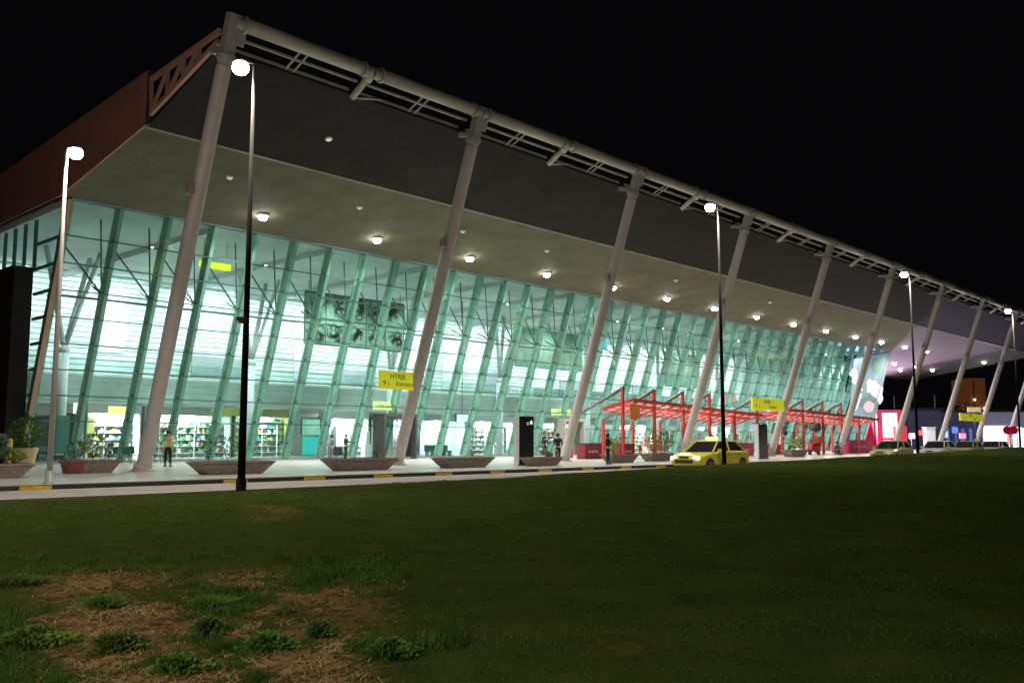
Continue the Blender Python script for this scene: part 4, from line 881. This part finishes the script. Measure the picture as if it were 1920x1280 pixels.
# ================================================================== cars
def car(X, Y, rz, paint, lab, taxi=False, lights=True, kind='sedan', grp='cars on the forecourt road'):
    t = thing('parked_car', lab, 'car', (X, Y, -.146), rz, grp)
    if taxi: t.scale = (1.1, 1, 1)
    # stations along x (front = -x): x, half width, z bottom, z belt
    st = [(-2.28, .62, .38, .58), (-2.2, .76, .28, .68), (-1.95, .84, .22, .76), (-1.3, .88, .2, .88), (-.7, .89, .2, .93), (.2, .89, .2, .95), (1.1, .89, .2, .96), (1.75, .87, .22, .96), (2.15, .80, .3, .93), (2.27, .68, .42, .85)]
    vs = []; fs = []; nn = 10
    for x_, w_, zb, zt in st:
        hm = (zb+zt)/2
        for y_, z_ in ((-w_*.86, zb), (-w_*.98, zb+.1), (-w_, hm), (-w_*.98, zt-.08), (-w_*.88, zt), (w_*.88, zt), (w_*.98, zt-.08), (w_, hm), (w_*.98, zb+.1), (w_*.86, zb)): vs.append((x_, y_, z_))
    for k in range(len(st)-1):
        for i in range(nn): fs.append((k*nn+i, k*nn+(i+1) % nn, (k+1)*nn+(i+1) % nn, (k+1)*nn+i))
    fs += [tuple(range(nn)), tuple((len(st)-1)*nn+i for i in range(nn-1, -1, -1))]
    mb = MB(); mb.add(vs, [tuple(reversed(f)) for f in fs]); body = mb.build('body', paint, t, True)
    body.modifiers.new('es', 'EDGE_SPLIT').split_angle = .6
    # cabin
    rear = 1.75 if kind == 'sedan' else 2.1
    lo = [(-1.05, .80), (rear, .80)]; hi = [(-.32, .62), (rear-.65 if kind == 'sedan' else rear-.25, .62)]; zr = 1.44
    cv = [(lo[0][0], -.80, .9), (lo[1][0], -.80, .93), (lo[1][0], .80, .93), (lo[0][0], .80, .9), (hi[0][0], -.62, zr-.02), (hi[1][0], -.62, zr-.03), (hi[1][0], .62, zr-.03), (hi[0][0], .62, zr-.02)]
    mb = MB(); mb.add(cv, [(0, 1, 5, 4), (1, 2, 6, 5), (2, 3, 7, 6), (3, 0, 4, 7), (4, 5, 6, 7)]); mb.build('windows', M['carglass'], t)
    mb = MB(); vs = [(hi[0][0]-.03, -.64, zr-.02), (hi[1][0]+.03, -.64, zr-.03), (hi[1][0]+.03, .64, zr-.03), (hi[0][0]-.03, .64, zr-.02), (hi[0][0]+.2, -.5, zr+.05), (hi[1][0]-.2, -.5, zr+.04), (hi[1][0]-.2, .5, zr+.04), (hi[0][0]+.2, .5, zr+.05)]
    mb.add(vs, [(0, 1, 5, 4), (1, 2, 6, 5), (2, 3, 7, 6), (3, 0, 4, 7), (4, 5, 6, 7), (3, 2, 1, 0)])
    for s in (-1, 1):
        mb.beam((lo[0][0]-.02, s*.81, .9), (hi[0][0]-.02, s*.63, zr), .07, .06); mb.beam((lo[1][0]+.02, s*.81, .92), (hi[1][0]+.02, s*.63, zr), .1, .06); mb.beam((.35, s*.815, .93), (.38, s*.64, zr), .08, .04)
    mb.build('roof', paint, t)
    for wx in (-1.4, 1.42):
        for s in (-1, 1): wheel(t, wx, s*.80, .31, .31, .2)
    for s in (-1, 1):
        mb = MB(); mb.box((-2.17, s*.62, .62), (.16, .3, .14)); bevel(mb.build('headlight', M['headglow'] if lights else M['white'], t), .03)
        mb = MB(); mb.box((2.2, s*.62, .74), (.14, .26, .16)); mb.build('tail_light', M['tailred'], t)
        mb = MB(); mb.box((-.72, s*.98, .98), (.12, .2, .14)); mb.build('wing_mirror', paint, t)
    mb = MB(); mb.box((-2.25, 0, .45), (.08, 1.0, .16)); mb.box((-2.27, 0, .66), (.06, .5, .1)); mb.build('grille', M['dark'], t)
    for s in (-1, 1):
        mb = MB(); mb.bb(-.62, .33, s*.893-.004, s*.893+.004, .3, .9); mb.bb(.36, 1.3, s*.893-.004, s*.893+.004, .3, .9); mb.build('door', paint, t)
        mb = MB(); mb.bb(.13, .28, s*.9-.015, s*.9+.015, .78, .81); mb.bb(1.05, 1.2, s*.9-.015, s*.9+.015, .78, .81); mb.build('door_handle', M['dark'], t)
    if taxi:
        mb = MB(); mb.box((.1, 0, zr+.13), (.22, .6, .16)); bevel(mb.build('roof_sign', mat('taxi_roof_sign', (.8, .75, .3), .4, emit=(1, .95, .5), es=1.0), t), .03)
    if lights:
        for s in (-1, 1): lamp('SPOT', 'beam', (-2.4, s*.62, .62), 320, (1, .95, .85), size=.06, target=(-12, s*.62, -.35), parent=t, spot_size=1.0, spot_blend=.5)
    return t
a = AY(1333, 850, 24.3); car(a.x, 24.3, 0, M['taxi'], 'yellow taxi on the road in front of the left pergola, lamp pole before it', True, True)
a = AY(1672, 840, 25.6); car(a.x, 25.6, 0, mat('car_cream', (.42, .42, .2), .3), 'pale yellow car farther right, second in the line', False, False)
a = AY(1758, 838, 25.8); car(a.x, 25.8, .03, M['carwhite'], 'white car third in the line, beyond the third street lamp', False, False, 'hatch')
a = AY(1813, 836, 25.6); car(a.x, 25.6, 0, mat('car_sand', (.28, .26, .14), .3), 'dull sand car fourth in the line under the rightmost yellow sign', False, False)
a = AY(1862, 836, 26.0); car(a.x, 26, 0, M['carwhite'], 'white car with bright headlights at the right', False, True, 'hatch')

# ================================================================== people
def skinned(name, pts, edges, m, parent, sub=1, root=0):
    me = bpy.data.meshes.new(name); me.from_pydata([p[0] for p in pts], edges, []); me.materials.append(m)
    o = bpy.data.objects.new(name, me); COL.objects.link(o)
    o.modifiers.new('skin', 'SKIN')
    sv = me.skin_vertices
    if not sv:
        bpy.context.view_layer.objects.active = o
    for i, p in enumerate(pts):
        me.skin_vertices[0].data[i].radius = (p[1], p[1] if len(p) < 3 else p[2]); me.skin_vertices[0].data[i].use_root = (i == root)
    if sub: o.modifiers.new('sub', 'SUBSURF').levels = sub; o.modifiers['sub'].render_levels = sub
    o.parent = parent; return o
def person(px, py, Hh, rz, lab, top, legs, hair='short', pose='stand', Y=None, vest=None, arms='down', z0=0):
    g = G(px, py) if Y is None else AY(px, py, Y)
    t = thing('person', lab, 'person', (g.x, g.y, z0), rz, 'people in front of the terminal'); s = Hh/1.75
    V3 = lambda x, y, z: (x*s, y*s, z*s)
    # joints; facing -y
    if pose == 'stand': hipz, knee, foot = .93, [(-.10, -.02, .50), (.11, .0, .50)], [(-.12, 0, .07), (.13, .02, .07)]
    elif pose == 'walk': hipz, knee, foot = .91, [(-.09, -.20, .50), (.09, .06, .48)], [(-.09, -.26, .07), (.09, .34, .12)]
    else: hipz, knee, foot = .48, [(-.12, -.42, .50), (.13, -.42, .50)], [(-.12, -.46, .07), (.14, -.40, .07)]
    lean = 0.0 if pose != 'sit' else -.22
    ch = (0, lean*.6, hipz+.40); nk = (0, lean, hipz+.55); hd = (0, lean-.03, hipz+.70)
    sh = [(-.19, lean*.9, hipz+.50), (.19, lean*.9, hipz+.50)]
    if arms == 'down': el = [(-.27, .03, hipz+.22), (.27, .03, hipz+.22)]; ha = [(-.28, -.08, hipz-.02), (.28, -.08, hipz-.02)]
    elif arms == 'phone': el = [(-.28, -.06, hipz+.24), (.28, -.06, hipz+.24)]; ha = [(-.06, -.30, hipz+.36), (.08, -.30, hipz+.38)]
    else: el = [(-.24, lean-.15, hipz+.24), (.24, lean-.15, hipz+.24)]; ha = [(-.2, lean-.42, hipz+.12), (.2, lean-.42, hipz+.12)]
    P = [(V3(0, 0, hipz), .13*s, .10*s), (V3(0, lean*.3, hipz+.2), .115*s, .09*s), (V3(*ch), .15*s, .105*s), (V3(*nk), .055*s), (V3(hd[0], hd[1], hd[2]-.03), .075*s, .085*s), (V3(hd[0], hd[1], hd[2]+.08), .075*s, .09*s)]
    E = [(0, 1), (1, 2), (2, 3), (3, 4), (4, 5)]
    P.append((V3(hd[0], hd[1]-.10, hd[2]+.005), .016*s)); E.append((4, 6))          # nose
    for k in (0, 1):
        i = len(P); sg = -1 if k == 0 else 1
        P += [(V3(*sh[k]), .055*s), (V3(*el[k]), .04*s), (V3(*ha[k]), .028*s)]; E += [(2, i), (i, i+1), (i+1, i+2)]
        d = Vector(ha[k])-Vector(el[k]); d.normalize(); pm = Vector(ha[k])+d*.06; j = len(P); P.append((V3(*pm), .03*s, .018*s)); E.append((i+2, j))
        sd = d.cross(Vector((0, 0, 1)) if abs(d.z) < .8 else Vector((0, 1, 0))).normalized()
        for q, fl in enumerate((.075, .085, .08, .06)):
            b0 = pm+sd*((q-1.5)*.022)+d*.02; tip = b0+d*fl*.6+Vector((0, 0, -.012)); j1 = len(P); P += [(V3(*b0), .009*s), (V3(*tip), .008*s)]; E += [(j, j1), (j1, j1+1)]
        th = Vector(ha[k])+d*.02-sd*.035; j1 = len(P); P.append((V3(*(th+d*.03)), .009*s)); E.append((i+2, j1))
        h0 = len(P); P += [(V3(sg*.09, 0, hipz-.06), .085*s), (V3(*knee[k]), .058*s), (V3(foot[k][0], foot[k][1], .12), .038*s), (V3(foot[k][0], foot[k][1]-.12, .045), .035*s)]
        E += [(0, h0), (h0, h0+1), (h0+1, h0+2), (h0+2, h0+3)]
    body = skinned('body', P, E, M['skin'], t)
    tr = [(V3(0, 0, hipz+.06), .145*s, .12*s), (V3(0, 0, hipz-.03), .14*s, .12*s)]; e = [(0, 1)]
    for k in (0, 1):
        sg = -1 if k == 0 else 1; i = len(tr); tr += [(V3(sg*.095, 0, hipz-.12), .098*s), (V3(*knee[k]), .075*s), (V3(foot[k][0], foot[k][1], .10), .065*s)]; e += [(1, i), (i, i+1), (i+1, i+2)]
    skinned('trousers', tr, e, M[legs], t)
    tp = [(V3(0, 0, hipz), .155*s, .125*s), (V3(0, lean*.3, hipz+.2), .14*s, .115*s), (V3(*ch), .17*s, .125*s), (V3(nk[0], nk[1], nk[2]-.06), .08*s)]; e = [(0, 1), (1, 2), (2, 3)]
    for k in (0, 1):
        i = len(tp); tp += [(V3(*sh[k]), .075*s), (V3(*el[k]), .056*s), (V3(*(Vector(el[k])*.15+Vector(ha[k])*.85)), .045*s)]; e += [(2, i), (i, i+1), (i+1, i+2)]
    skinned('jacket', tp, e, M[top], t)
    if vest:
        tp = [(V3(0, 0, hipz+.03), .165*s, .135*s), (V3(0, lean*.3, hipz+.2), .152*s, .127*s), (V3(ch[0], ch[1], ch[2]+.02), .182*s, .137*s)]
        mb = MB(); mb.box(V3(-.11, -.13, hipz+.28), V3(.15, .06, .46)); mb.box(V3(.13, -.13, hipz+.28), V3(.13, .06, .46)); mb.box(V3(0, .13, hipz+.28), V3(.36, .05, .46)); bevel(mb.build('vest', M[vest], t), .02)
    mb = MB(); c_ = V3(hd[0], hd[1]+.025, hd[2]+.02); r_ = .115*s
    prof = [(.0, .135*s), (.06*s, .125*s), (.098*s, .085*s), (r_, .03*s), (r_*.98, -.03*s), (r_*.7, -.09*s if hair == 'short' else -.22*s)]
    mb.lathe(c_, [(max(a_, .004), b_) for a_, b_ in reversed(prof)], 14, cap=True); ho = mb.build('hair', M['hair'], t, True)
    mb = MB()
    for k in (0, 1): mb.box(V3(foot[k][0], foot[k][1]-.06, foot[k][2]-.03), V3(.10, .27, .085))
    bevel(mb.build('shoes', M['cloth_black'] if legs != 'cloth_black' or True else M['white'], t), .02)
    return t
person(314, 874, 1.82, -.35, 'standing person in a yellow vest and white shirt holding something up, by the first column', 'shirt', 'cloth_black', arms='phone', vest='vest')
person(648, 862, 1.78, .5, 'person in dark clothes and yellow vest standing behind the long planter', 'cloth_black', 'cloth_black', arms='phone', vest=None)
person(1046, 868, 1.76, -.8, 'person in a navy jacket walking beside the low planter right of the totem', 'cloth_navy', 'cloth_black', pose='walk', arms='forward')
person(1140, 870, 1.7, .3, 'person dressed all in black standing by the leftmost red counters', 'cloth_black', 'cloth_black', hair='long', arms='phone')
person(1566, 858, 1.7, .9, 'person in dark plum clothes sitting near the right pergola', 'cloth_maroon', 'cloth_black', pose='sit', arms='forward', Y=37.5)
o = AY(1566, 858, 37.5); t = thing('stool', 'dark stool under the sitting person', 'stool', (o.x, 37.5, 0)); mb = MB(); mb.lathe((0, 0, .34), [(.2, 0), (.2, .05)], 14); mb.build('seat', M['dark'], t)
for q in range(3):
    mb = MB(); mb.tube((.12*math.cos(q*2.1), .12*math.sin(q*2.1), .34), (.2*math.cos(q*2.1), .2*math.sin(q*2.1), 0), .015, n=6); mb.build('leg', M['dark'], t)
person(1022, 862, 1.72, 2.6, 'person in dark clothes seen behind the glass just right of the tall black totem', 'cloth_navy', 'cloth_black', arms='down', Y=56)
person(876, 858, 1.72, .4, 'person standing behind the glass under the pale hanging monitor', 'chair', 'cloth_black', arms='phone', Y=58)
person(622, 862, 1.7, -2.2, 'person in grey standing behind the dark luggage trolley', 'grey_cloth', 'grey_cloth', arms='forward', Y=51)
for i, px in enumerate((806, 816, 827, 838)):
    c_ = AY(px, 850, 59); t = thing('waiting_seat', '%s dark seat of the row behind the glass, from the left' % ORD[i], 'seat', (c_.x, 59, 0), group='row of dark waiting seats')
    mb = MB(); mb.bb(-.36, .36, -.3, .3, .38, .5); bevel(mb.build('seat', M['chair'], t), .03); mb = MB(); mb.bb(-.36, .36, .26, .36, .5, 1.0); bevel(mb.build('backrest', M['chair'], t), .03)
    for s_ in (-.3, .3): mb = MB(); mb.bb(s_-.03, s_+.03, -.25, .25, 0, .38); mb.build('leg', M['steel'], t)
M['redchair'] = mat('red_chair_plastic', (.4, .04, .03), .5)
for i, (px, m_, lab) in enumerate(((1205, 'redchair', 'red café chair left of the orange brown shrub'), (1250, 'chair', 'green café chair behind the planters left of the taxi'), (1310, 'redchair', 'red café chair behind the taxi roof'), (1352, 'redchair', 'red café chair right of the lamp pole behind the taxi'),
        (1478, 'chair', 'green café chair beside the olive shrub'), (1512, 'redchair', 'red café chair left of the scooter'), (1548, 'redchair', 'red café chair right of the scooter'))):
    c_ = AY(px, 850, 43.5); k_ = c_.copy(); kk = CP+(k_-CP); q = CP+(Vector((k_.x, 43.5, 0))-CP)
    t = thing('cafe_chair', lab, 'chair', (q.x, 43.5, 0), .7*i)
    mb = MB(); mb.bb(-.24, .24, -.24, .24, .43, .48); bevel(mb.build('seat', M[m_], t), .02); mb = MB(); mb.box((0, .24, .74), (.46, .04, .46), rx=-.15); bevel(mb.build('backrest', M[m_], t), .02)
    for sx_, sy in ((-1, -1), (1, -1), (-1, 1), (1, 1)): mb = MB(); mb.tube((sx_*.2, sy*.2, .43), (sx_*.25, sy*.25, 0), .018, n=6); mb.build('leg', M[m_], t)
def parasol(px, Y, lab):
    c_ = AY(px, 850, Y); t = thing('serving_stand', lab, 'stand', (c_.x, Y, 0))
    mb = MB(); mb.bb(-.5, .5, -.3, .3, 0, 1.0); bevel(mb.build('cabinet', M['white'], t), .03); mb = MB(); mb.bb(-.55, .55, -.35, .35, 1.0, 1.05); mb.build('top', M['orange'], t); mb = MB(); mb.bb(-.45, .45, .1, .2, 1.05, 1.9); mb.build('display', M['white'], t)
parasol(1216, 44.5, 'white serving stand under the left pergola, left of the shrubs'); parasol(1335, 44.5, 'white serving stand behind the taxi'); parasol(1500, 44.5, 'white serving stand under the right pergola')
c_ = AY(1133, 656, 58); t = thing('blue_sign', 'small bright blue lit sign high behind the glass right of the third column', 'sign', (c_.x, 58, c_.z))
mb = MB(); mb.bb(-.5, .5, -.05, .05, 0, 1.0); bevel(mb.build('board', mat('blue_lit_sign', (.05, .3, .8), .4, emit=(.05, .4, 1), es=1.0), t), .02); mb = MB(); mb.bb(-.03, .03, -.03, .03, 1.0, ZT-c_.z); mb.build('hanger', M['steel'], t)
# yellow bag, trolley
g = G(648, 858); t = thing('shoulder_bag', 'small pale yellow bag held by the person behind the long planter', 'bag', (g.x-.05, g.y-.3, .95)); mb = MB(); mb.box((0, 0, 0), (.42, .16, .22)); bevel(mb.build('pouch', M['vest'], t), .04); mb = MB(); mb.beam((-.18, 0, .1), (0, .15, .45), .02); mb.beam((.18, 0, .1), (0, .15, .45), .02); mb.build('strap', M['dark'], t)
g = G(630, 860); t = thing('luggage_trolley', 'dark luggage trolley left of the person behind the long planter', 'trolley', (g.x, g.y, 0))
mb = MB(); mb.bb(-.35, .35, -.5, .5, .2, .26); mb.beam((-.3, .5, .2), (-.3, .6, 1.05), .04); mb.beam((.3, .5, .2), (.3, .6, 1.05), .04); mb.beam((-.3, .6, 1.05), (.3, .6, 1.05), .05); mb.build('frame', M['steel'], t)
mb = MB(); mb.bb(-.3, .3, -.4, .35, .27, .9); bevel(mb.build('case', M['dark'], t), .05)
for sx_ in (-.3, .3):
    for sy in (-.4, .4): wheel(t, sx_, sy, .09, .09, .05)
g = G(1030, 870); t = thing('suitcase', 'dark wheeled suitcase pulled by the person in navy', 'suitcase', (g.x, g.y, 0), .4)
mb = MB(); mb.bb(-.24, .24, -.14, .14, .07, .68); bevel(mb.build('shell', M['dark'], t), .05); mb = MB(); mb.beam((-.15, .1, .68), (-.15, .1, 1.02), .02); mb.beam((.15, .1, .68), (.15, .1, 1.02), .02); mb.beam((-.15, .1, 1.02), (.15, .1, 1.02), .03); mb.build('handle', M['steel'], t)
for s_ in (-.2, .2): wheel(t, s_, 0, .04, .04, .04)

# ================================================================== advert film at the right end of the glass
def onglass(px, py, off=.12):
    n_ = Vector((0, ZT, YB-YT)).normalized(); n_ = Vector((0, ZT, (YB-YT)*1.0)); n_ = Vector((0, ZT, YB-YT)); 
    n_ = Vector((0, ZT, YB-YT)); n_.normalize(); P0_ = Vector((0, YB, 0)); d = ray(px, py); t_ = (P0_-CP).dot(n_)/d.dot(n_); return CP+d*t_-n_*off
t = thing('glass_advert', 'large white and pink printed picture film on the right end of the glass front', 'advert', tuple(onglass(1640, 780)))
L0 = t.location.copy()
def poly(pts, off, m, nm):
    if nm != 'film':
        for _ in range(1): pts = [q for a_, b_ in zip(pts, pts[1:]+pts[:1]) for q in ((a_[0]*.75+b_[0]*.25, a_[1]*.75+b_[1]*.25), (a_[0]*.25+b_[0]*.75, a_[1]*.25+b_[1]*.75))]
    mb = MB(); vs = [onglass(x_, y_, off)-L0 for x_, y_ in pts]; mb.add(vs, [tuple(range(len(vs)))]); return mb.build(nm, m, t)
poly([(1600, 672), (1668, 662), (1640, 785), (1590, 783)], .10, M['adblue'], 'film')
poly([(1594, 694), (1600, 688), (1605, 695), (1604, 702), (1613, 703), (1618, 714), (1612, 722), (1617, 733), (1608, 730), (1602, 720), (1594, 716), (1597, 706), (1589, 702)], .14, M['adwhite'], 'print_shape')
poly([(1622, 716), (1629, 708), (1634, 714), (1640, 712), (1647, 722), (1655, 724), (1652, 738), (1655, 748), (1647, 760), (1643, 748), (1634, 744), (1630, 734), (1622, 736), (1625, 726)], .14, M['adwhite'], 'print_shape')
poly([(1633, 716), (1641, 719), (1644, 727), (1637, 734), (1630, 726)], .16, M['adpink'], 'print_shape')
poly([(1619, 754), (1627, 749), (1636, 751), (1640, 760), (1636, 771), (1624, 773), (1616, 765)], .15, M['adpink'], 'print_shape')
poly([(1610, 757), (1617, 744), (1630, 739), (1642, 746), (1646, 757), (1642, 766), (1639, 757), (1631, 749), (1621, 752), (1614, 763)], .18, M['findark'], 'print_shape')
poly([(1634, 672), (1656, 668), (1652, 690), (1644, 702), (1632, 694)], .14, M['findark'], 'print_shape')
poly([(1606, 740), (1611, 735), (1616, 738), (1610, 752), (1604, 770), (1599, 768)], .14, M['adwhite'], 'print_shape')
a = AY(1378, 742, 54)
px_panel(1352, 1380, 735, 752, 54.5, mat('pink_sign', (.7, .2, .2), .5, emit=(1, .25, .3), es=.6), 'shop_sign', 'small pink lit sign behind the left pergola', 'sign')

# ================================================================== far right surroundings
def far(px0, px1, py0, py1, dist, depth, m, name, lab, cat, base=True):
    """box whose face towards the camera spans the given directions at a given distance along the view axis"""
    def at(px, py): return CP+ray(px, py)*dist
    a = at(px0, py1); b_ = at(px1, py1); c_ = at(px0, py0); zb = 0.0 if base else a.z
    t = thing(name, lab, cat, ((a.x+b_.x)/2, (a.y+b_.y)/2, zb), math.atan2(b_.y-a.y, b_.x-a.x)); W = (b_-a).length; Hh = c_.z-zb
    mb = MB(); mb.bb(-W/2, W/2, 0, depth, 0, Hh); bevel(mb.build('wall', m, t), .05); return t, W, Hh
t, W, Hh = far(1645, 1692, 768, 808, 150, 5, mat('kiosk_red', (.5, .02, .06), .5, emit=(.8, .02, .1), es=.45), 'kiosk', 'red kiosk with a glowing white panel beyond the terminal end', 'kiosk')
mb = MB(); mb.bb(-W*.28, W*.30, -.08, -.01, Hh*.30, Hh*.92); mb.build('light_panel', glow('white_panel_glow', (1, .93, .98), 2.2), t); mb = MB(); mb.bb(-W*.28, W*.05, -.08, -.01, .1, Hh*.24); mb.build('light_panel', glow('white_panel_glow2', (.9, .93, 1), 1.6), t)
t, W, Hh = far(1684, 1702, 798, 826, 148, 2, mat('red_board', (.5, .03, .03), .5, emit=(.8, .05, .04), es=.3), 'red_board', 'red board right of the red kiosk', 'board')
mb = MB(); mb.bb(-.1, .1, .3, .5, -.2, Hh); mb.build('post', M['dark'], t)
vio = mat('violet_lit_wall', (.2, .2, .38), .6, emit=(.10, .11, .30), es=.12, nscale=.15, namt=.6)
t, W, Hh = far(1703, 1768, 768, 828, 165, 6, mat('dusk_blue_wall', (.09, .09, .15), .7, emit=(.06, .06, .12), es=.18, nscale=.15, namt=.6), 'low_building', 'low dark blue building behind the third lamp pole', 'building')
mb = MB()
for i in range(6): mb.bb(-W/2+.6+i*W/6, -W/2+W/6-.3+i*W/6, -.06, -.01, .6, Hh*.5)
mb.build('window', mat('dim_blue_window', (.1, .1, .2), .2, emit=(.2, .2, .45), es=.25), t)
mb = MB(); mb.bb(-W/2-.4, W/2+.4, -.5, 6.4, Hh, Hh+.35); mb.build('roof', M['dark'], t)
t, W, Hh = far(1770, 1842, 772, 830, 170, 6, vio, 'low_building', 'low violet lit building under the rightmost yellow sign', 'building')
mb = MB(); mb.bb(-W/2-.3, W/2+.3, -.4, 6.4, Hh, Hh+.3); mb.build('roof', M['dark'], t)
mb = MB()
for i in range(5): mb.bb(-W/2+.5+i*W/5, -W/2+W/5-.4+i*W/5, -.07, -.01, .4, Hh*.55)
mb.build('window', mat('blue_window', (.1, .15, .4), .2, emit=(.2, .3, .9), es=.45, nscale=.5, namt=.6), t)
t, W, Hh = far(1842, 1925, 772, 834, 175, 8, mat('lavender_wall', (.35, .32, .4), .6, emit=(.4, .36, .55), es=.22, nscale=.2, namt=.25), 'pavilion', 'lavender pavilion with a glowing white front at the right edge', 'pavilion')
mb = MB(); mb.bb(-W*.46, W*.12, -.1, -.01, .3, Hh*.62); mb.bb(W*.2, W*.46, -.1, -.01, .3, Hh*.55); mb.build('shopfront', glow('pavilion_glow', (.85, .88, 1), 3.0), t)
mb = MB(); mb.bb(-W/2-.5, W/2+.5, -1.5, 8.5, Hh, Hh+.5); mb.build('roof', M['dark'], t)
lamp('AREA', 'pavilion_light', (-W*.2, -1.6, 2.4), 2500, (.8, .8, 1), target=(-W*.2, -8, 1), parent=t, shape='RECTANGLE', size=8, size_y=2)
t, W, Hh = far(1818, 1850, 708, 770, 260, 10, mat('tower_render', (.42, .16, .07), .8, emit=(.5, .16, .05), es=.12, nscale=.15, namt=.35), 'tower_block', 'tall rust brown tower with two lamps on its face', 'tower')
for i, (dx, dz) in enumerate(((-.2, .68), (.32, .55))):
    mb = MB(); mb.lathe((W*dx, -.4, Hh*dz), [(.1, -.25), (.3, 0), (.1, .25)], 10); mb.build('wall_lamp', glow('tower_lamp', (1, .85, .7), 5), t, True)
mb = MB(); mb.bb(-W*.22, -W*.16, -.06, -.01, 0, Hh*.95); mb.bb(-W/2, W/2, -.1, 10.1, Hh, Hh+.8); mb.build('cladding_seam', M['dark'], t)
t, W, Hh = far(1815, 1840, 763, 772, 120, .2, mat('tan_sign', (.6, .45, .25), .6, emit=(.7, .5, .25), es=.6), 'board_sign', 'small tan sign above the rightmost yellow sign', 'sign', base=False)
mb = MB(); mb.bb(-.06, .06, .02, .1, -t.location.z, 0); mb.build('post', M['dark'], t)
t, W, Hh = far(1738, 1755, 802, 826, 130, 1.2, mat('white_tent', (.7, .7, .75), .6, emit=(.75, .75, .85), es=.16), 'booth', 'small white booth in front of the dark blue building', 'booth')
mb = MB(); mb.bb(-W/2-.1, W/2+.1, -.1, 1.3, Hh, Hh+.12); mb.build('roof', M['white'], t)
p = CP+ray(1894, 806)*90; t = thing('round_sign', 'dark red round twin sign on a pole at the right edge', 'sign', (p.x, p.y, 0), YAW-PI/2)
mb = MB(); mb.tube((-.28, 0, p.z), (-.28, .06, p.z), .42, n=20); mb.tube((.36, 0, p.z), (.36, .06, p.z), .42, n=20); mb.build('disc', mat('disc_red', (.3, .01, .03), .5, emit=(.35, .0, .02), es=.4), t)
mb = MB(); mb.tube((0, .1, -.1), (0, .1, p.z+.3), .05, n=8); mb.build('post', M['dark'], t)
for i, (px, py, dist, lab) in enumerate(((1676, 742, 190, 'thin distant lamp mast above the red kiosk'), (1752, 742, 190, 'thin distant mast above the dark blue building'), (1805, 757, 190, 'short pale distant mast left of the brown tower'))):
    p = CP+ray(px, py)*dist; t = thing('distant_mast', lab, 'mast', (p.x, p.y, 0), YAW-PI/2)
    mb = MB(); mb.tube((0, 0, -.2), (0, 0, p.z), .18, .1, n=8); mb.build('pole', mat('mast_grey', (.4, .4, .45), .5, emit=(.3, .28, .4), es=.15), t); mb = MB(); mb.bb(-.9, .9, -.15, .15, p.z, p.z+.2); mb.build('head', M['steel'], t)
for i, (a0_, a1_, b0_, b1_, dist, col, es_, lab) in enumerate(((1706, 1716, 812, 822, 140, (1, .9, .8), 1.2, 'small warm lit box low right of the red board'), (1722, 1734, 806, 816, 150, (.8, .15, .1), .8, 'small red lit board left of the white booth'),
        (1768, 1778, 808, 820, 150, (.5, .6, 1), 1.0, 'small blue white lit board right of the white booth'), (1786, 1797, 800, 812, 160, (.15, .3, .9), .8, 'small blue lit board before the violet building'), (1800, 1812, 812, 822, 140, (.9, .3, .4), .7, 'small pink lit board under the rightmost yellow sign'),
        (1888, 1898, 818, 832, 130, (1, .35, .35), .9, 'small red lit board under the round red sign'), (1902, 1916, 800, 812, 130, (1, 1, 1), 1.3, 'small white lit board at the right edge'))):
    t, W, Hh = far(a0_, a1_, b0_, b1_, dist, .25, mat('lit_board_face', col, .5, emit=col, es=es_), 'lit_board', lab, 'board', base=False)
    mb = MB(); mb.bb(-.06, .06, .27, .35, -t.location.z, Hh); mb.build('post', M['dark'], t)
# a few dark trees beyond the terminal end
def tree(px, dist, Hh, R, lab, seed):
    p = CP+ray(px, 828)*dist; t = thing('tree', lab, 'tree', (p.x, p.y, 0), group='dark trees beyond the terminal'); r = random.Random(seed)
    mb = MB(); mb.tube((0, 0, -.3), (.2, 0, Hh*.5), .3, .16, n=8)
    for q in range(6): a_ = q*1.05; mb.tube((.2, 0, Hh*(.35+.03*q)), (R*.6*math.cos(a_), R*.6*math.sin(a_), Hh*(.6+.05*q)), .1, .04, n=6)
    mb.build('trunk', M['wood'], t)
    mb = MB()
    for q in range(9):
        a_ = r.uniform(0, 6.28); rr = r.uniform(0, R*.65); leaves(mb, (rr*math.cos(a_), rr*math.sin(a_), Hh*r.uniform(.3, .7)), R*.5, Hh*.28, 150, .5, seed=seed*20+q)
    mb.build('crown', M['leaf'], t)
tree(1790, 195, 9, 5, 'dark bushy tree between the low buildings', 1); tree(1660, 185, 7, 4, 'dark tree just right of the terminal glass', 2); tree(1915, 215, 10, 5, 'dark tree behind the pavilion at the right edge', 3)
# added violet area light without a fixture, tints the roof end soffit
lamp('AREA', 'roof_end_violet_light', (150, 62, 3.5), 18000, (.68, .45, 1.0), target=(138, 44, 15), shape='RECTANGLE', size=14, size_y=3)
